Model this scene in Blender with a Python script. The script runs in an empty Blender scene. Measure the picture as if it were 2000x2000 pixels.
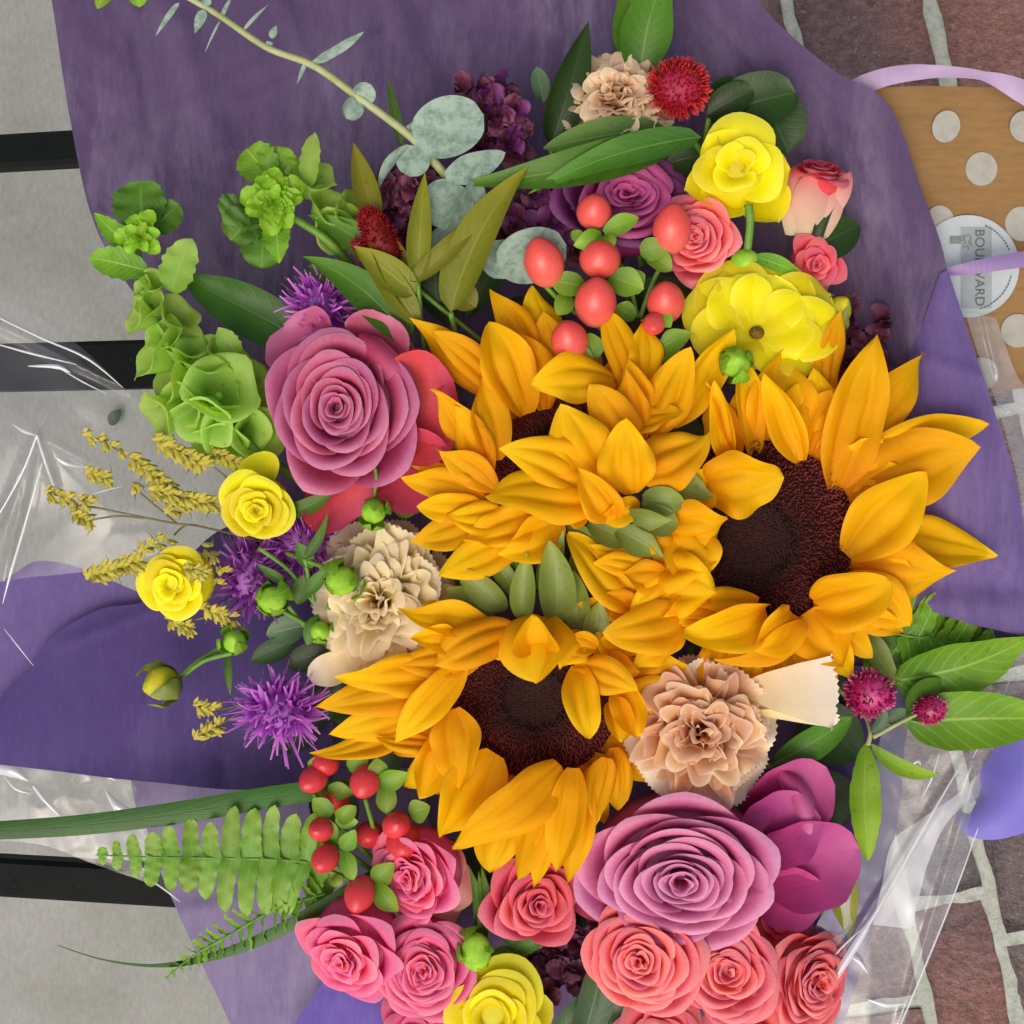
import bpy, math, random
from mathutils import Vector, Matrix, noise

# ------------------------------------------------------------------ frame
S = 0.00025            # metres per reference pixel (2000 px frame) at the bouquet
DIST = 0.62            # camera to bouquet
_u = Vector((-0.19, 0.0, 1.0)).normalized()      # world up, seen from the camera
_x = (Vector((1, 0, 0)) - _u * _u.x).normalized()
_y = _u.cross(_x)
WR = Matrix((_x, _y, _u))                         # camera axes -> world axes
OFF = Vector((0, 0, 0.45 - _u.dot(Vector((-.25, 0, -.12)))))

def V(px, py, z=0.0):
    """place of the point that stands z px above the bouquet plane and is seen at px, py"""
    k = (DIST - z * S) / DIST
    return WR @ Vector(((px - 1000) * S * k, (1000 - py) * S * k, z * S)) + OFF

def D(dx, dy, dz):
    return WR @ Vector((dx, dy, dz))

CAM = WR @ Vector((0, 0, DIST)) + OFF

def F(px, py, h):
    """where the sight line through px, py meets the level h"""
    d = V(px, py, 0) - CAM
    return CAM + d * ((h - CAM.z) / d.z)

scene = bpy.context.scene
cam = bpy.data.cameras.new('camera')
cam.sensor_fit = 'HORIZONTAL'
cam.angle = 2 * math.atan(0.25 / DIST)
cam.clip_start, cam.clip_end = 0.01, 200
co = bpy.data.objects.new('camera', cam)
co.matrix_world = Matrix.Translation(CAM) @ WR.to_4x4()
scene.collection.objects.link(co)
scene.camera = co
scene.render.resolution_x = scene.render.resolution_y = 1024

# ------------------------------------------------------------------ light: soft porch daylight
SUN_DIR = D(-0.20, -0.50, 0.84).normalized()       # towards the light
elev = math.asin(SUN_DIR.z)
azim = math.atan2(SUN_DIR.x, SUN_DIR.y)
world = bpy.data.worlds.new('World')
scene.world = world
world.use_nodes = True
wn = world.node_tree
bg = wn.nodes['Background']
sky = wn.nodes.new('ShaderNodeTexSky')
sky.sky_type = 'NISHITA'
sky.sun_disc = False
sky.sun_elevation = elev
sky.sun_rotation = azim
sky.air_density, sky.dust_density, sky.ozone_density = 0.6, 6.0, 0.6
wn.links.new(sky.outputs[0], bg.inputs[0])
bg.inputs[1].default_value = 0.15
sl = bpy.data.lights.new('sun', 'SUN')
sl.energy = 1.0
sl.angle = math.radians(65)
sl.color = (1.0, 0.93, 0.82)
so = bpy.data.objects.new('sun', sl)
so.rotation_euler = SUN_DIR.to_track_quat('Z', 'Y').to_euler()
so.location = CAM + SUN_DIR * 3
scene.collection.objects.link(so)
scene.view_settings.view_transform = 'Standard'
scene.view_settings.look = 'None'
scene.view_settings.gamma = 1
scene.view_settings.use_curve_mapping = False
scene.view_settings.exposure = 0.1
scene.cycles.max_bounces = 8
scene.cycles.transparent_max_bounces = 16

rnd = random.Random(7)

# ------------------------------------------------------------------ materials
def lin(h, k=1.0):
    h = h.lstrip('#')
    out = []
    for i in (0, 2, 4):
        c = int(h[i:i + 2], 16) / 255
        out.append(min(1, (c / 12.92 if c <= 0.04045 else ((c + 0.055) / 1.055) ** 2.4) * k))
    return (*out, 1)

MATS = {}
class NT:
    def __init__(s, name):
        s.m = bpy.data.materials.new(name)
        s.m.use_nodes = True
        s.t = s.m.node_tree
        s.t.nodes.clear()
        s.out = s.n('ShaderNodeOutputMaterial')
        MATS[name] = s.m
    def n(s, kind, **kw):
        q = s.t.nodes.new(kind)
        for k, v in kw.items():
            setattr(q, k, v)
        return q
    def l(s, a, b):
        s.t.links.new(a, b)
    def ramp(s, fac, stops, interp='LINEAR'):
        r = s.n('ShaderNodeValToRGB')
        r.color_ramp.interpolation = interp
        e = r.color_ramp.elements
        while len(e) < len(stops):
            e.new(0.5)
        for q, (p, c) in zip(e, stops):
            q.position = p
            q.color = c
        s.l(fac, r.inputs[0])
        return r.outputs[0]
    def noise(s, scale, detail=4, rough=.6, coord=None, dim='3D'):
        q = s.n('ShaderNodeTexNoise')
        q.inputs['Scale'].default_value = scale
        q.inputs['Detail'].default_value = detail
        q.inputs['Roughness'].default_value = rough
        if coord is not None:
            s.l(coord, q.inputs['Vector'])
        return q.outputs['Fac']
    def mixc(s, fac, a, b, mode='MIX'):
        q = s.n('ShaderNodeMix', data_type='RGBA', blend_type=mode)
        for sock, v in ((q.inputs[0], fac), (q.inputs[6], a), (q.inputs[7], b)):
            if hasattr(v, 'is_output'):
                s.l(v, sock)
            else:
                sock.default_value = v
        return q.outputs[2]
    def math(s, op, a, b=0.0, c=0.0):
        q = s.n('ShaderNodeMath', operation=op)
        for sock, v in zip(q.inputs, (a, b, c)):
            if hasattr(v, 'is_output'):
                s.l(v, sock)
            else:
                sock.default_value = v
        return q.outputs[0]
    def bump(s, h, strength, dist):
        q = s.n('ShaderNodeBump')
        q.inputs['Strength'].default_value = strength
        q.inputs['Distance'].default_value = dist
        s.l(h, q.inputs['Height'])
        return q.outputs[0]
    def principled(s, col, rough=.5, spec=.4, normal=None, **kw):
        p = s.n('ShaderNodeBsdfPrincipled')
        if hasattr(col, 'is_output'):
            s.l(col, p.inputs['Base Color'])
        else:
            p.inputs['Base Color'].default_value = col
        if hasattr(rough, 'is_output'):
            s.l(rough, p.inputs['Roughness'])
        else:
            p.inputs['Roughness'].default_value = rough
        p.inputs['Specular IOR Level'].default_value = spec
        if normal is not None:
            s.l(normal, p.inputs['Normal'])
        for k, v in kw.items():
            p.inputs[k].default_value = v
        return p.outputs[0]
    def done(s, sh):
        s.l(sh, s.out.inputs[0])
        return s.m

def petal_mat(name, stops, trans=.25, rough=.55, spec=.25, vein=0.0, vein_n=9, var=.12, hue=0.012,
              edge=None, mottle=0.10, transcol=None, bumpk=.07):
    """petal or leaf: colour runs from base (0) to tip (1) of the petal, fine veins, slight mottling, light through it"""
    t = NT(name)
    uv = t.n('ShaderNodeUVMap').outputs[0]
    sp = t.n('ShaderNodeSeparateXYZ')
    t.l(uv, sp.inputs[0])
    u, v = sp.outputs[0], sp.outputs[1]
    geo = t.n('ShaderNodeTexCoord').outputs['Object']
    wob = t.noise(60, 3, .6, geo)
    vv = t.math('ADD', v, t.math('MULTIPLY', t.math('SUBTRACT', wob, .5), .25))
    col = t.ramp(vv, stops)
    if edge:
        ed = t.math('ABSOLUTE', t.math('SUBTRACT', t.math('MULTIPLY', u, 2.0), 1.0))
        mx = t.math('MAXIMUM', t.math('POWER', ed, 8.0), t.math('POWER', v, 10.0))
        col = t.mixc(t.math('MULTIPLY', mx, edge[1]), col, edge[0])
    mot = t.noise(240, 5, .65, geo)
    col = t.mixc(mottle, col, t.ramp(mot, [(0.3, (.25, .25, .25, 1)), (.7, (1, 1, 1, 1))]), 'SOFT_LIGHT')
    blo = t.noise(38, 4, .65, geo)
    col = t.mixc(.3, col, t.ramp(blo, [(.3, (.36, .36, .36, 1)), (.7, (.72, .72, .72, 1))]), 'SOFT_LIGHT')
    oi = t.n('ShaderNodeObjectInfo').outputs['Random']
    hs = t.n('ShaderNodeHueSaturation')
    t.l(t.math('ADD', .5, t.math('MULTIPLY', t.math('SUBTRACT', oi, .5), hue * 2)), hs.inputs['Hue'])
    t.l(t.math('ADD', 1.0, t.math('MULTIPLY', t.math('SUBTRACT', oi, .5), var * 2)), hs.inputs['Value'])
    t.l(col, hs.inputs['Color'])
    col = hs.outputs[0]
    # veins fan along the petal
    st = t.math('SINE', t.math('ADD', t.math('MULTIPLY', u, vein_n * 6.283), t.math('MULTIPLY', wob, 5.0)))
    st = t.math('POWER', t.math('ABSOLUTE', st), 3.0)
    if vein:
        col = t.mixc(t.math('MULTIPLY', st, vein), col, t.mixc(1.0, col, (.45, .45, .45, 1), 'MULTIPLY'))
    nrm = t.bump(t.math('ADD', st, t.math('MULTIPLY', mot, 1.5)), bumpk, .0006)
    p = t.principled(col, rough, spec, nrm)
    tr = t.n('ShaderNodeBsdfTranslucent')
    if transcol:
        t.l(t.mixc(1.0, col, transcol, 'MULTIPLY'), tr.inputs[0])
    else:
        t.l(col, tr.inputs[0])
    t.l(nrm, tr.inputs['Normal'])
    mx = t.n('ShaderNodeMixShader')
    mx.inputs[0].default_value = trans
    t.l(p, mx.inputs[1]); t.l(tr.outputs[0], mx.inputs[2])
    return t.done(mx.outputs[0])

def leaf_mat(name, base, tip, mid, trans=.22, rough=.42, spec=.4, rib=.5, var=.15, sidek=.16):
    """leaf: pale midrib and slanting side veins"""
    t = NT(name)
    uv = t.n('ShaderNodeUVMap').outputs[0]
    sp = t.n('ShaderNodeSeparateXYZ'); t.l(uv, sp.inputs[0])
    u, v = sp.outputs[0], sp.outputs[1]
    geo = t.n('ShaderNodeTexCoord').outputs['Object']
    wob = t.noise(45, 4, .6, geo)
    col = t.ramp(t.math('ADD', v, t.math('MULTIPLY', t.math('SUBTRACT', wob, .5), .9)), [(0.05, base), (.95, tip)])
    ed = t.math('ABSOLUTE', t.math('SUBTRACT', t.math('MULTIPLY', u, 2.0), 1.0))
    midf = t.math('SUBTRACT', 1.0, t.math('MINIMUM', 1.0, t.math('MULTIPLY', ed, 14.0)))
    side = t.math('SINE', t.math('ADD', t.math('MULTIPLY', t.math('SUBTRACT', v, t.math('MULTIPLY', ed, .22)), 60.0), t.math('MULTIPLY', wob, 7.0)))
    side = t.math('POWER', t.math('MAXIMUM', side, 0.0), 6.0)
    vf = t.math('MULTIPLY', t.math('MAXIMUM', midf, t.math('MULTIPLY', side, sidek)), rib)
    col = t.mixc(vf, col, mid)
    oi = t.n('ShaderNodeObjectInfo').outputs['Random']
    hs = t.n('ShaderNodeHueSaturation')
    t.l(t.math('ADD', .49, t.math('MULTIPLY', oi, .02)), hs.inputs['Hue'])
    t.l(t.math('ADD', 1 - var, t.math('MULTIPLY', oi, var * 2)), hs.inputs['Value'])
    t.l(col, hs.inputs['Color'])
    col = hs.outputs[0]
    spk = t.math('MULTIPLY', t.ramp(t.noise(260, 2, .5, geo), [(.66, (0, 0, 0, 1)), (.71, (1, 1, 1, 1))]), .45)
    col = t.mixc(spk, col, t.mixc(1.0, col, (.55, .45, .35, 1), 'MULTIPLY'))
    mot = t.noise(300, 4, .6, geo)
    nrm = t.bump(t.math('SUBTRACT', t.math('MULTIPLY', mot, .8), t.math('MULTIPLY', t.math('MAXIMUM', midf, t.math('MULTIPLY', side, .35)), 1.0)), .22, .0006)
    p = t.principled(col, rough, spec, nrm)
    tr = t.n('ShaderNodeBsdfTranslucent')
    t.l(t.mixc(1.0, col, (1.3, 1.25, .5, 1), 'MULTIPLY'), tr.inputs[0])
    mx = t.n('ShaderNodeMixShader'); mx.inputs[0].default_value = trans
    t.l(p, mx.inputs[1]); t.l(tr.outputs[0], mx.inputs[2])
    return t.done(mx.outputs[0])

def solid_mat(name, c0, c1, scale=150, rough=.5, spec=.4, bump=.2, bd=.0006, detail=5, **kw):
    t = NT(name)
    geo = t.n('ShaderNodeTexCoord').outputs['Object']
    nz = t.noise(scale, detail, .6, geo)
    col = t.ramp(nz, [(.3, c0), (.7, c1)])
    return t.done(t.principled(col, rough, spec, t.bump(nz, bump, bd), **kw))

# --- petals
petal_mat('sun_petal', [(0, lin('#EA9A04')), (0.25, lin('#F2AC04')), (0.7, lin('#F8BC04')), (1, lin('#FAC608'))], trans=.36, vein=.06, vein_n=3, rough=.6, spec=.15, transcol=(1, .85, .45, 1), edge=(lin('#FFD24A'), .12), bumpk=.06, var=.10)
petal_mat('rose_lavender', [(0, lin('#B03A6C')), (0.45, lin('#C85C90')), (0.8, lin('#D87EA8')), (1, lin('#E49ABC'))], trans=.3, vein=.05, edge=(lin('#E8B0D0'), .4))
petal_mat('rose_pink', [(0, lin('#A82C4C')), (0.45, lin('#BE4A72')), (0.8, lin('#CA668A')), (1, lin('#D684A4'))], trans=.3, vein=.05, edge=(lin('#DC9CBC'), .35))
petal_mat('rose_guard', [(0, lin('#CC3A46')), (0.6, lin('#DC505C')), (1, lin('#CE5078'))], trans=.3, vein=.08)
petal_mat('rose_magenta', [(0, lin('#A02A64')), (0.6, lin('#C24A8C')), (1, lin('#D26AA4'))], trans=.3, vein=.06)
petal_mat('spray_coral', [(0, lin('#D83E4C')), (0.5, lin('#F4626C')), (0.85, lin('#FA8086')), (1, lin('#FC989A'))], trans=.32, vein=.06, edge=(lin('#FFACAC'), .35))
petal_mat('spray_pink', [(0, lin('#DC2C5C')), (0.5, lin('#F05082')), (0.85, lin('#F6749A')), (1, lin('#FA94B0'))], trans=.32, vein=.06, edge=(lin('#FFACC0'), .35))
petal_mat('spray_red', [(0, lin('#C82E42')), (0.5, lin('#E4485C')), (0.85, lin('#EE6674')), (1, lin('#F48690'))], trans=.32, vein=.06, edge=(lin('#FA9CA2'), .3))
petal_mat('spray_cream', [(0, lin('#D8C8A0')), (.6, lin('#E4A898')), (1, lin('#E87C80'))], trans=.25, vein=.12)
petal_mat('yellow_petal', [(0, lin('#DCCA08')), (0.35, lin('#F4E40A')), (0.8, lin('#FAEE0C')), (1, lin('#FCF230'))], trans=.42, rough=.5, spec=.25, vein=.04, vein_n=4, bumpk=.02, edge=(lin('#FEF684'), .3), transcol=(1, .97, .5, 1))
petal_mat('carnation_beige', [(0, lin('#DCBC78')), (0.6, lin('#ECD498')), (1, lin('#F6E6BC'))], trans=.45, rough=.75, vein=.05, edge=(lin('#FCF2D8'), .4))
petal_mat('carnation_peach', [(0, lin('#D08650')), (0.6, lin('#E4A672')), (0.9, lin('#ECBA8C')), (1, lin('#F8DEB8'))], trans=.45, rough=.75, vein=.05, edge=(lin('#FCE8D0'), .4))
petal_mat('carnation_cream', [(0, lin('#E8CC88')), (.5, lin('#F2E0B4')), (1, lin('#F6ECD6'))], trans=.25, rough=.75, vein=.04, bumpk=.03)
petal_mat('carnation_tan', [(0, lin('#DCB07E')), (0.6, lin('#EECCA0')), (1, lin('#F6E0BC'))], trans=.45, rough=.75, vein=.05, edge=(lin('#FAEACC'), .4))
petal_mat('stock_purple', [(0, lin('#3A101E')), (.6, lin('#582038')), (1, lin('#7C4660'))], trans=.2, vein=.15, edge=(lin('#9A6A8A'), .3), var=.3)
petal_mat('stock_violet', [(0, lin('#4A1840')), (0.6, lin('#6A2A62')), (1, lin('#8A4C84'))], trans=.25, vein=.15)
petal_mat('liatris', [(0, lin('#7E2A90')), (0.35, lin('#AE4ABE')), (1, lin('#D68CE0'))], trans=.4, var=.2, mottle=.2)
petal_mat('celosia_red', [(0, lin('#5E0A18')), (0.6, lin('#A01630')), (1, lin('#C83C58'))], trans=.15, var=.2, rough=.5)
petal_mat('celosia_dark', [(0, lin('#4A0810')), (.6, lin('#7A1018')), (1, lin('#A02430'))], trans=.15, var=.2)
petal_mat('gomphrena', [(0, lin('#5A0A30')), (.6, lin('#A01458')), (1, lin('#D24A92'))], trans=.15, var=.2, rough=.35, spec=.6)
# --- greens
leaf_mat('leaf_mid', lin('#386016'), lin('#56841E'), lin('#84A83E'), rough=.5)
leaf_mat('leaf_bright', lin('#55881A'), lin('#82B428'), lin('#B4D868'), trans=.3, rough=.5, rib=.75, sidek=.3)
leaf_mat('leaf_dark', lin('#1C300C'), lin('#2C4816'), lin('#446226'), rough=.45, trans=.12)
leaf_mat('leaf_olive', lin('#6E7418'), lin('#8C8A1E'), lin('#A8A040'), rough=.5)
leaf_mat('leaf_tulip', lin('#2A5212'), lin('#3C701A'), lin('#4C7E2A'), rough=.42, rib=.1)
leaf_mat('leaf_grey', lin('#36502E'), lin('#5E7A56'), lin('#8AA080'), rib=.4)
leaf_mat('leaf_sepal', lin('#66782E'), lin('#8C9C44'), lin('#A0AC5C'), rib=.25)
leaf_mat('leaf_lime', lin('#72A41C'), lin('#98CA2C'), lin('#BEE060'), trans=.35, rough=.5, rib=.35)
leaf_mat('bell_green', lin('#8CB43C'), lin('#B8D868'), lin('#CCE490'), trans=.5, rough=.5, rib=.3)
leaf_mat('fern_green', lin('#6CA02C'), lin('#96C048'), lin('#B0CC68'), trans=.35, rib=.4)
leaf_mat('berry_leaf', lin('#5C8A1C'), lin('#8EB434'), lin('#A8C858'), trans=.3, rib=.4)
t = NT('eucalyptus')
geo = t.n('ShaderNodeTexCoord').outputs['Object']
n1 = t.noise(170, 8, .75, geo); n2 = t.noise(55, 4, .6, geo)
col = t.mixc(t.ramp(n1, [(.40, (0, 0, 0, 1)), (.55, (1, 1, 1, 1))]), lin('#728C7C'), t.mixc(n2, lin('#90A896'), lin('#A6BAAA')))
pr = t.principled(col, .75, .2, t.bump(n1, .35, .0006))
tr = t.n('ShaderNodeBsdfTranslucent'); tr.inputs[0].default_value = lin('#8DB090')
mx = t.n('ShaderNodeMixShader'); mx.inputs[0].default_value = .15
t.l(pr, mx.inputs[1]); t.l(tr.outputs[0], mx.inputs[2]); t.done(mx.outputs[0])
solid_mat('stem_green', lin('#4E7A22'), lin('#6E9834'), 120, .5, .4)
solid_mat('stem_pale', lin('#8E9858'), lin('#AEB484'), 90, .55, .4)
solid_mat('stem_brown', lin('#6A6440'), lin('#847C50'), 200, .6, .3)
solid_mat('bud_green', lin('#74A81E'), lin('#A6D640'), 130, .55, .35, bump=.5, bd=.0015)
t = NT('bud_yellow')
geo = t.n('ShaderNodeTexCoord').outputs['Object']
n1 = t.noise(70, 4, .6, geo)
t.done(t.principled(t.ramp(n1, [(.38, lin('#7E9A1C')), (.5, lin('#C8BE1C')), (.7, lin('#E0D028'))]), .45, .4, t.bump(n1, .3, .001)))
solid_mat('seed_gold', lin('#98902C'), lin('#C4B850'), 420, .6, .3, bump=.5)
solid_mat('eye_brown', lin('#4E3008'), lin('#8C6A18'), 600, .7, .3, bump=.6)
# --- berries: glossy, red above, paler towards the calyx
for nm, st in (('berry_red', ('#D89A74', '#E0705E', '#DC5248', '#D44640')), ('berry_deep', ('#D08868', '#DA5A54', '#D43C40', '#CC3038'))):
    t = NT(nm)
    uv = t.n('ShaderNodeUVMap').outputs[0]
    sp = t.n('ShaderNodeSeparateXYZ'); t.l(uv, sp.inputs[0])
    geo = t.n('ShaderNodeTexCoord').outputs['Object']
    n1 = t.noise(110, 4, .6, geo); n2 = t.noise(900, 3, .6, geo)
    vv = t.math('ADD', sp.outputs[1], t.math('MULTIPLY', t.math('SUBTRACT', n1, .5), .4))
    col = t.ramp(vv, [(0, lin(st[0])), (.2, lin(st[1])), (.55, lin(st[2])), (1, lin(st[3]))])
    col = t.mixc(t.math('MULTIPLY', t.ramp(n2, [(.60, (0, 0, 0, 1)), (.7, (1, 1, 1, 1))]), .25), col, lin('#F0A494'))
    t.done(t.principled(col, .3, .5, t.bump(n1, .12, .0015)))
# --- sunflower discs
t = NT('disc_floret')
uv = t.n('ShaderNodeUVMap').outputs[0]
sp = t.n('ShaderNodeSeparateXYZ'); t.l(uv, sp.inputs[0])
geo = t.n('ShaderNodeTexCoord').outputs['Object']
col = t.ramp(sp.outputs[0], [(0, lin('#1C1A0E')), (.38, lin('#150D0A')), (.5, lin('#4A1612')), (1, lin('#7C2E26'))])
col = t.mixc(t.math('MULTIPLY', sp.outputs[1], .45), col, t.ramp(sp.outputs[0], [(0, lin('#4A4A32')), (.4, lin('#3A2A22')), (.55, lin('#98463C')), (1, lin('#AE5648'))]))
t.done(t.principled(col, .55, .35))
solid_mat('disc_base', lin('#1C0A08'), lin('#3A1210'), 500, .8, .2)

# ------------------------------------------------------------------ mesh helpers
COL = scene.collection
def mesh(name, verts, faces, uvs=None, smooth=True):
    me = bpy.data.meshes.new(name)
    me.from_pydata([tuple(v) for v in verts], [], faces)
    if uvs:
        lay = me.uv_layers.new(name='UVMap')
        for lp in me.loops:
            lay.data[lp.index].uv = uvs[lp.vertex_index]
    if smooth:
        me.polygons.foreach_set('use_smooth', [True] * len(me.polygons))
    me.update()
    return me

class Thing:
    """an Empty at the thing's base that carries its parts"""
    def __init__(s, name, label, cat, loc, group=None):
        s.o = bpy.data.objects.new(name, None)
        s.o.empty_display_size = .01
        s.loc = Vector(loc)
        s.o.location = s.loc
        s.o['label'] = label
        s.o['category'] = cat
        if group:
            s.o['group'] = group
        COL.objects.link(s.o)
    def part(s, name, geo, mat, parent=None, kind=None, label=None, smooth=True):
        verts, faces, uvs = geo
        me = mesh(name, [Vector(v) - s.loc for v in verts], faces, uvs, smooth)
        me.materials.append(MATS[mat])
        ob = bpy.data.objects.new(name, me)
        ob.parent = parent or s.o
        if kind:
            ob['kind'] = kind
        if label:
            ob['label'] = label
        COL.objects.link(ob)
        return ob

def struct(name, geo, mat, smooth=False, kind='structure'):
    verts, faces, uvs = geo
    me = mesh(name, verts, faces, uvs, smooth)
    me.materials.append(MATS[mat])
    ob = bpy.data.objects.new(name, me)
    ob['kind'] = kind
    COL.objects.link(ob)
    return ob

def grid_faces(nu, nv, off=0):
    return [(off + i * nv + j, off + i * nv + j + 1, off + (i + 1) * nv + j + 1, off + (i + 1) * nv + j)
            for i in range(nu - 1) for j in range(nv - 1)]

def join(geos):
    vs, fs, us = [], [], []
    for v, f, u in geos:
        o = len(vs)
        vs += list(v); us += list(u)
        fs += [tuple(i + o for i in q) for q in f]
    return vs, fs, us

# outlines: half width (0..1) along the length t
def prof_sun(t):   return max(0.0, math.sin(math.pi * (0.05 + 0.95 * t) ** 0.92)) ** 0.74
def prof_leaf(t):  return (t ** .75) * ((1 - t) ** .85) / (0.4688 ** .75 * 0.5312 ** .85)
def prof_round(t): return max(0.0, 1 - (2 * t - 1) ** 2) ** 0.5
def prof_obov(t):  return (max(0.0, math.sin(math.pi * (0.1 + 0.9 * t) ** 1.25))) ** .55
def prof_strap(t): return min(1, (t + .15) * 3) * (1 if t < .55 else max(0.0, 1 - ((t - .55) / .45) ** 1.8))
def prof_lance(t): return (t ** .55) * (1 - t) ** 1.1 / (0.333 ** .55 * 0.667 ** 1.1)
def prof_ray(t):   return max(0.0, math.sin(math.pi * (0.06 + 0.94 * t) ** 0.85)) ** 0.95
def prof_pinna(t): return (1.12 - .38 * t) * (1 if t < .7 else max(0.0, 1 - ((t - .7) / .3) ** 2) ** .6)
def prof_fan(t):   return .12 + .88 * t ** .7
def prof_full(t):  return 1.0
PROF = dict(pinna=prof_pinna, fan=prof_fan, sun=prof_sun, ray=prof_ray, leaf=prof_leaf, round=prof_round, obov=prof_obov, strap=prof_strap, lance=prof_lance, full=prof_full)

def bez(p0, c, p1, t):
    return p0 * (1 - t) ** 2 + c * 2 * t * (1 - t) + p1 * t * t

def blade(P0, P1, w, prof='leaf', arch=.1, cup=.15, roll=0.0, twist=0.0, bend=0.0, curl=0.0, groove=0.0, ruf=0.0,
          rufn=3, ser=0.0, sern=14, nu=14, nv=9, N=None, seed=0, noisek=0.02, teeth=0.0):
    """a petal or leaf from P0 to P1 (world), width w metres: spine bows by arch along N and sideways by bend;
    cup lifts the margins, groove folds it lengthwise, ruf waves the margins, ser notches them, curl rolls the tip"""
    pf = PROF[prof]
    P0, P1 = Vector(P0), Vector(P1)
    ax = P1 - P0
    L = ax.length
    T0 = ax.normalized()
    N = (N or D(0, 0, 1)).normalized()
    N = (N - T0 * N.dot(T0))
    if N.length < 1e-4:
        N = T0.orthogonal()
    N.normalize()
    Sd = T0.cross(N)
    N = (Matrix.Rotation(roll, 3, T0) @ N)
    Sd0 = (Matrix.Rotation(roll, 3, T0) @ Sd)
    C = (P0 + P1) / 2 + N * (arch * L * 2) + Sd0 * (bend * L * 2)
    r = random.Random(seed)
    ph, ph2, ph3 = r.random() * 6.28, r.random() * 6.28, r.random() * 6.28
    vs, us = [], []
    for i in range(nu):
        t = i / (nu - 1)
        p = bez(P0, C, P1, t)
        tg = ((C - P0) * (1 - t) + (P1 - C) * t).normalized()
        sd = (Sd0 - tg * Sd0.dot(tg)).normalized()
        if twist:
            sd = Matrix.Rotation(twist * t * t * 1.3, 3, tg) @ sd
        nn = sd.cross(tg).normalized()
        hw = w * .5 * pf(t)
        hw *= 1 + .07 * math.sin(t * 7 + ph3) * min(1, t * 3) * (1 if prof in ('sun', 'ray') else 0)
        if ser:
            hw *= 1 + ser * (abs(((t * sern) % 1) - .5) * 2 - .5) * math.sin(math.pi * min(1, t * 1.05))
        p = p + nn * (curl * L * max(0, t - .55) ** 2 * 4)
        for j in range(nv):
            v = -1 + 2 * j / (nv - 1)
            k = math.sin(v * math.pi / 2) if cup > .6 else v
            z = cup * hw * v * v
            if groove:
                z += groove * hw * (abs(math.cos(v * math.pi * 1.5)) ** .7 - .5) * math.sin(math.pi * min(1, t + .1))
            if ruf:
                z += ruf * w * abs(v) ** 1.5 * math.sin(t * rufn * 6.28 + (ph if v > 0 else ph2))
            q = p + sd * (hw * v * (1 - .25 * min(1.2, abs(cup)) * abs(v))) + nn * z
            if noisek:
                q = q + nn * (noise.noise(q * 55 + Vector((ph, ph2, ph3))) * noisek * L * min(1, t * 3))
            if teeth and i == nu - 1:
                q = q - tg * (teeth * L * (j % 2) * r.uniform(.3, 1.3) + .10 * L * v * v)
            vs.append(q)
            us.append(((v + 1) / 2, t))
    return vs, grid_faces(nu, nv), us

def tube(pts, radii, n=8, cap=True):
    pts = [Vector(p) for p in pts]
    m = len(pts)
    if not hasattr(radii, '__len__'):
        radii = [radii] * m
    vs, us, fs = [], [], []
    nrm = None
    for i in range(m):
        tg = (pts[min(m - 1, i + 1)] - pts[max(0, i - 1)]).normalized()
        nrm = tg.orthogonal().normalized() if nrm is None else (nrm - tg * nrm.dot(tg)).normalized()
        b = tg.cross(nrm)
        for k in range(n):
            a = 6.28318 * k / n
            vs.append(pts[i] + (nrm * math.cos(a) + b * math.sin(a)) * radii[i])
            us.append((k / n, i / max(1, m - 1)))
    for i in range(m - 1):
        for k in range(n):
            fs.append((i * n + k, i * n + (k + 1) % n, (i + 1) * n + (k + 1) % n, (i + 1) * n + k))
    if cap:
        fs.append(tuple(range(n))[::-1]); fs.append(tuple(range((m - 1) * n, m * n)))
    return vs, fs, us

def smooth_path(pts, n=6):
    pts = [Vector(p) for p in pts]
    out = []
    for i in range(len(pts) - 1):
        a, b, c, d = pts[max(0, i - 1)], pts[i], pts[i + 1], pts[min(len(pts) - 1, i + 2)]
        for k in range(n):
            t = k / n
            out.append(.5 * ((2 * b) + (c - a) * t + (2 * a - 5 * b + 4 * c - d) * t * t + (3 * b - a - 3 * c + d) * t ** 3))
    out.append(pts[-1])
    return out

def frame_of(axis):
    """rotation whose Z is the axis (given in picture terms: right, up, to the viewer)"""
    z = D(*axis).normalized()
    x = D(1, 0, 0)
    x = (x - z * x.dot(z)).normalized()
    y = z.cross(x)
    return Matrix((x, y, z)).transposed()

def lathe(P, R, prof, n=14, spin=0.0, vis=None):
    """profile [(radius, height)] in px turned about the axis of R at P"""
    vs, us, fs = [], [], []
    m = len(prof)
    for i, (r, h) in enumerate(prof):
        for k in range(n):
            a = 6.28318 * k / n + spin
            rr = r * (vis(a, i / (m - 1)) if vis else 1)
            vs.append(P + R @ Vector((rr * math.cos(a) * S, rr * math.sin(a) * S, h * S)))
            us.append((k / n, i / (m - 1)))
    for i in range(m - 1):
        for k in range(n):
            fs.append((i * n + k, i * n + (k + 1) % n, (i + 1) * n + (k + 1) % n, (i + 1) * n + k))
    return vs, fs, us

# ------------------------------------------------------------------ flowers
def stem_to(th, P, R, length=130, rad=9, mat='stem_green', to=(1350, 1000, -170)):
    """the stem runs back from the head and bends towards the binding point of the bouquet"""
    a = P - R @ Vector((0, 0, 8 * S))
    b = P - R @ Vector((0, 0, length * .45 * S))
    tgt = V(*to)
    c = b + (tgt - b) * .35
    c.z = min(c.z, b.z - 15 * S)
    bench = .462
    pts = [a, b, c]
    for q in pts:
        q.z = max(q.z, bench)
    th.part('stem', tube(smooth_path(pts, 5), rad * S, 7), mat)

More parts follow.
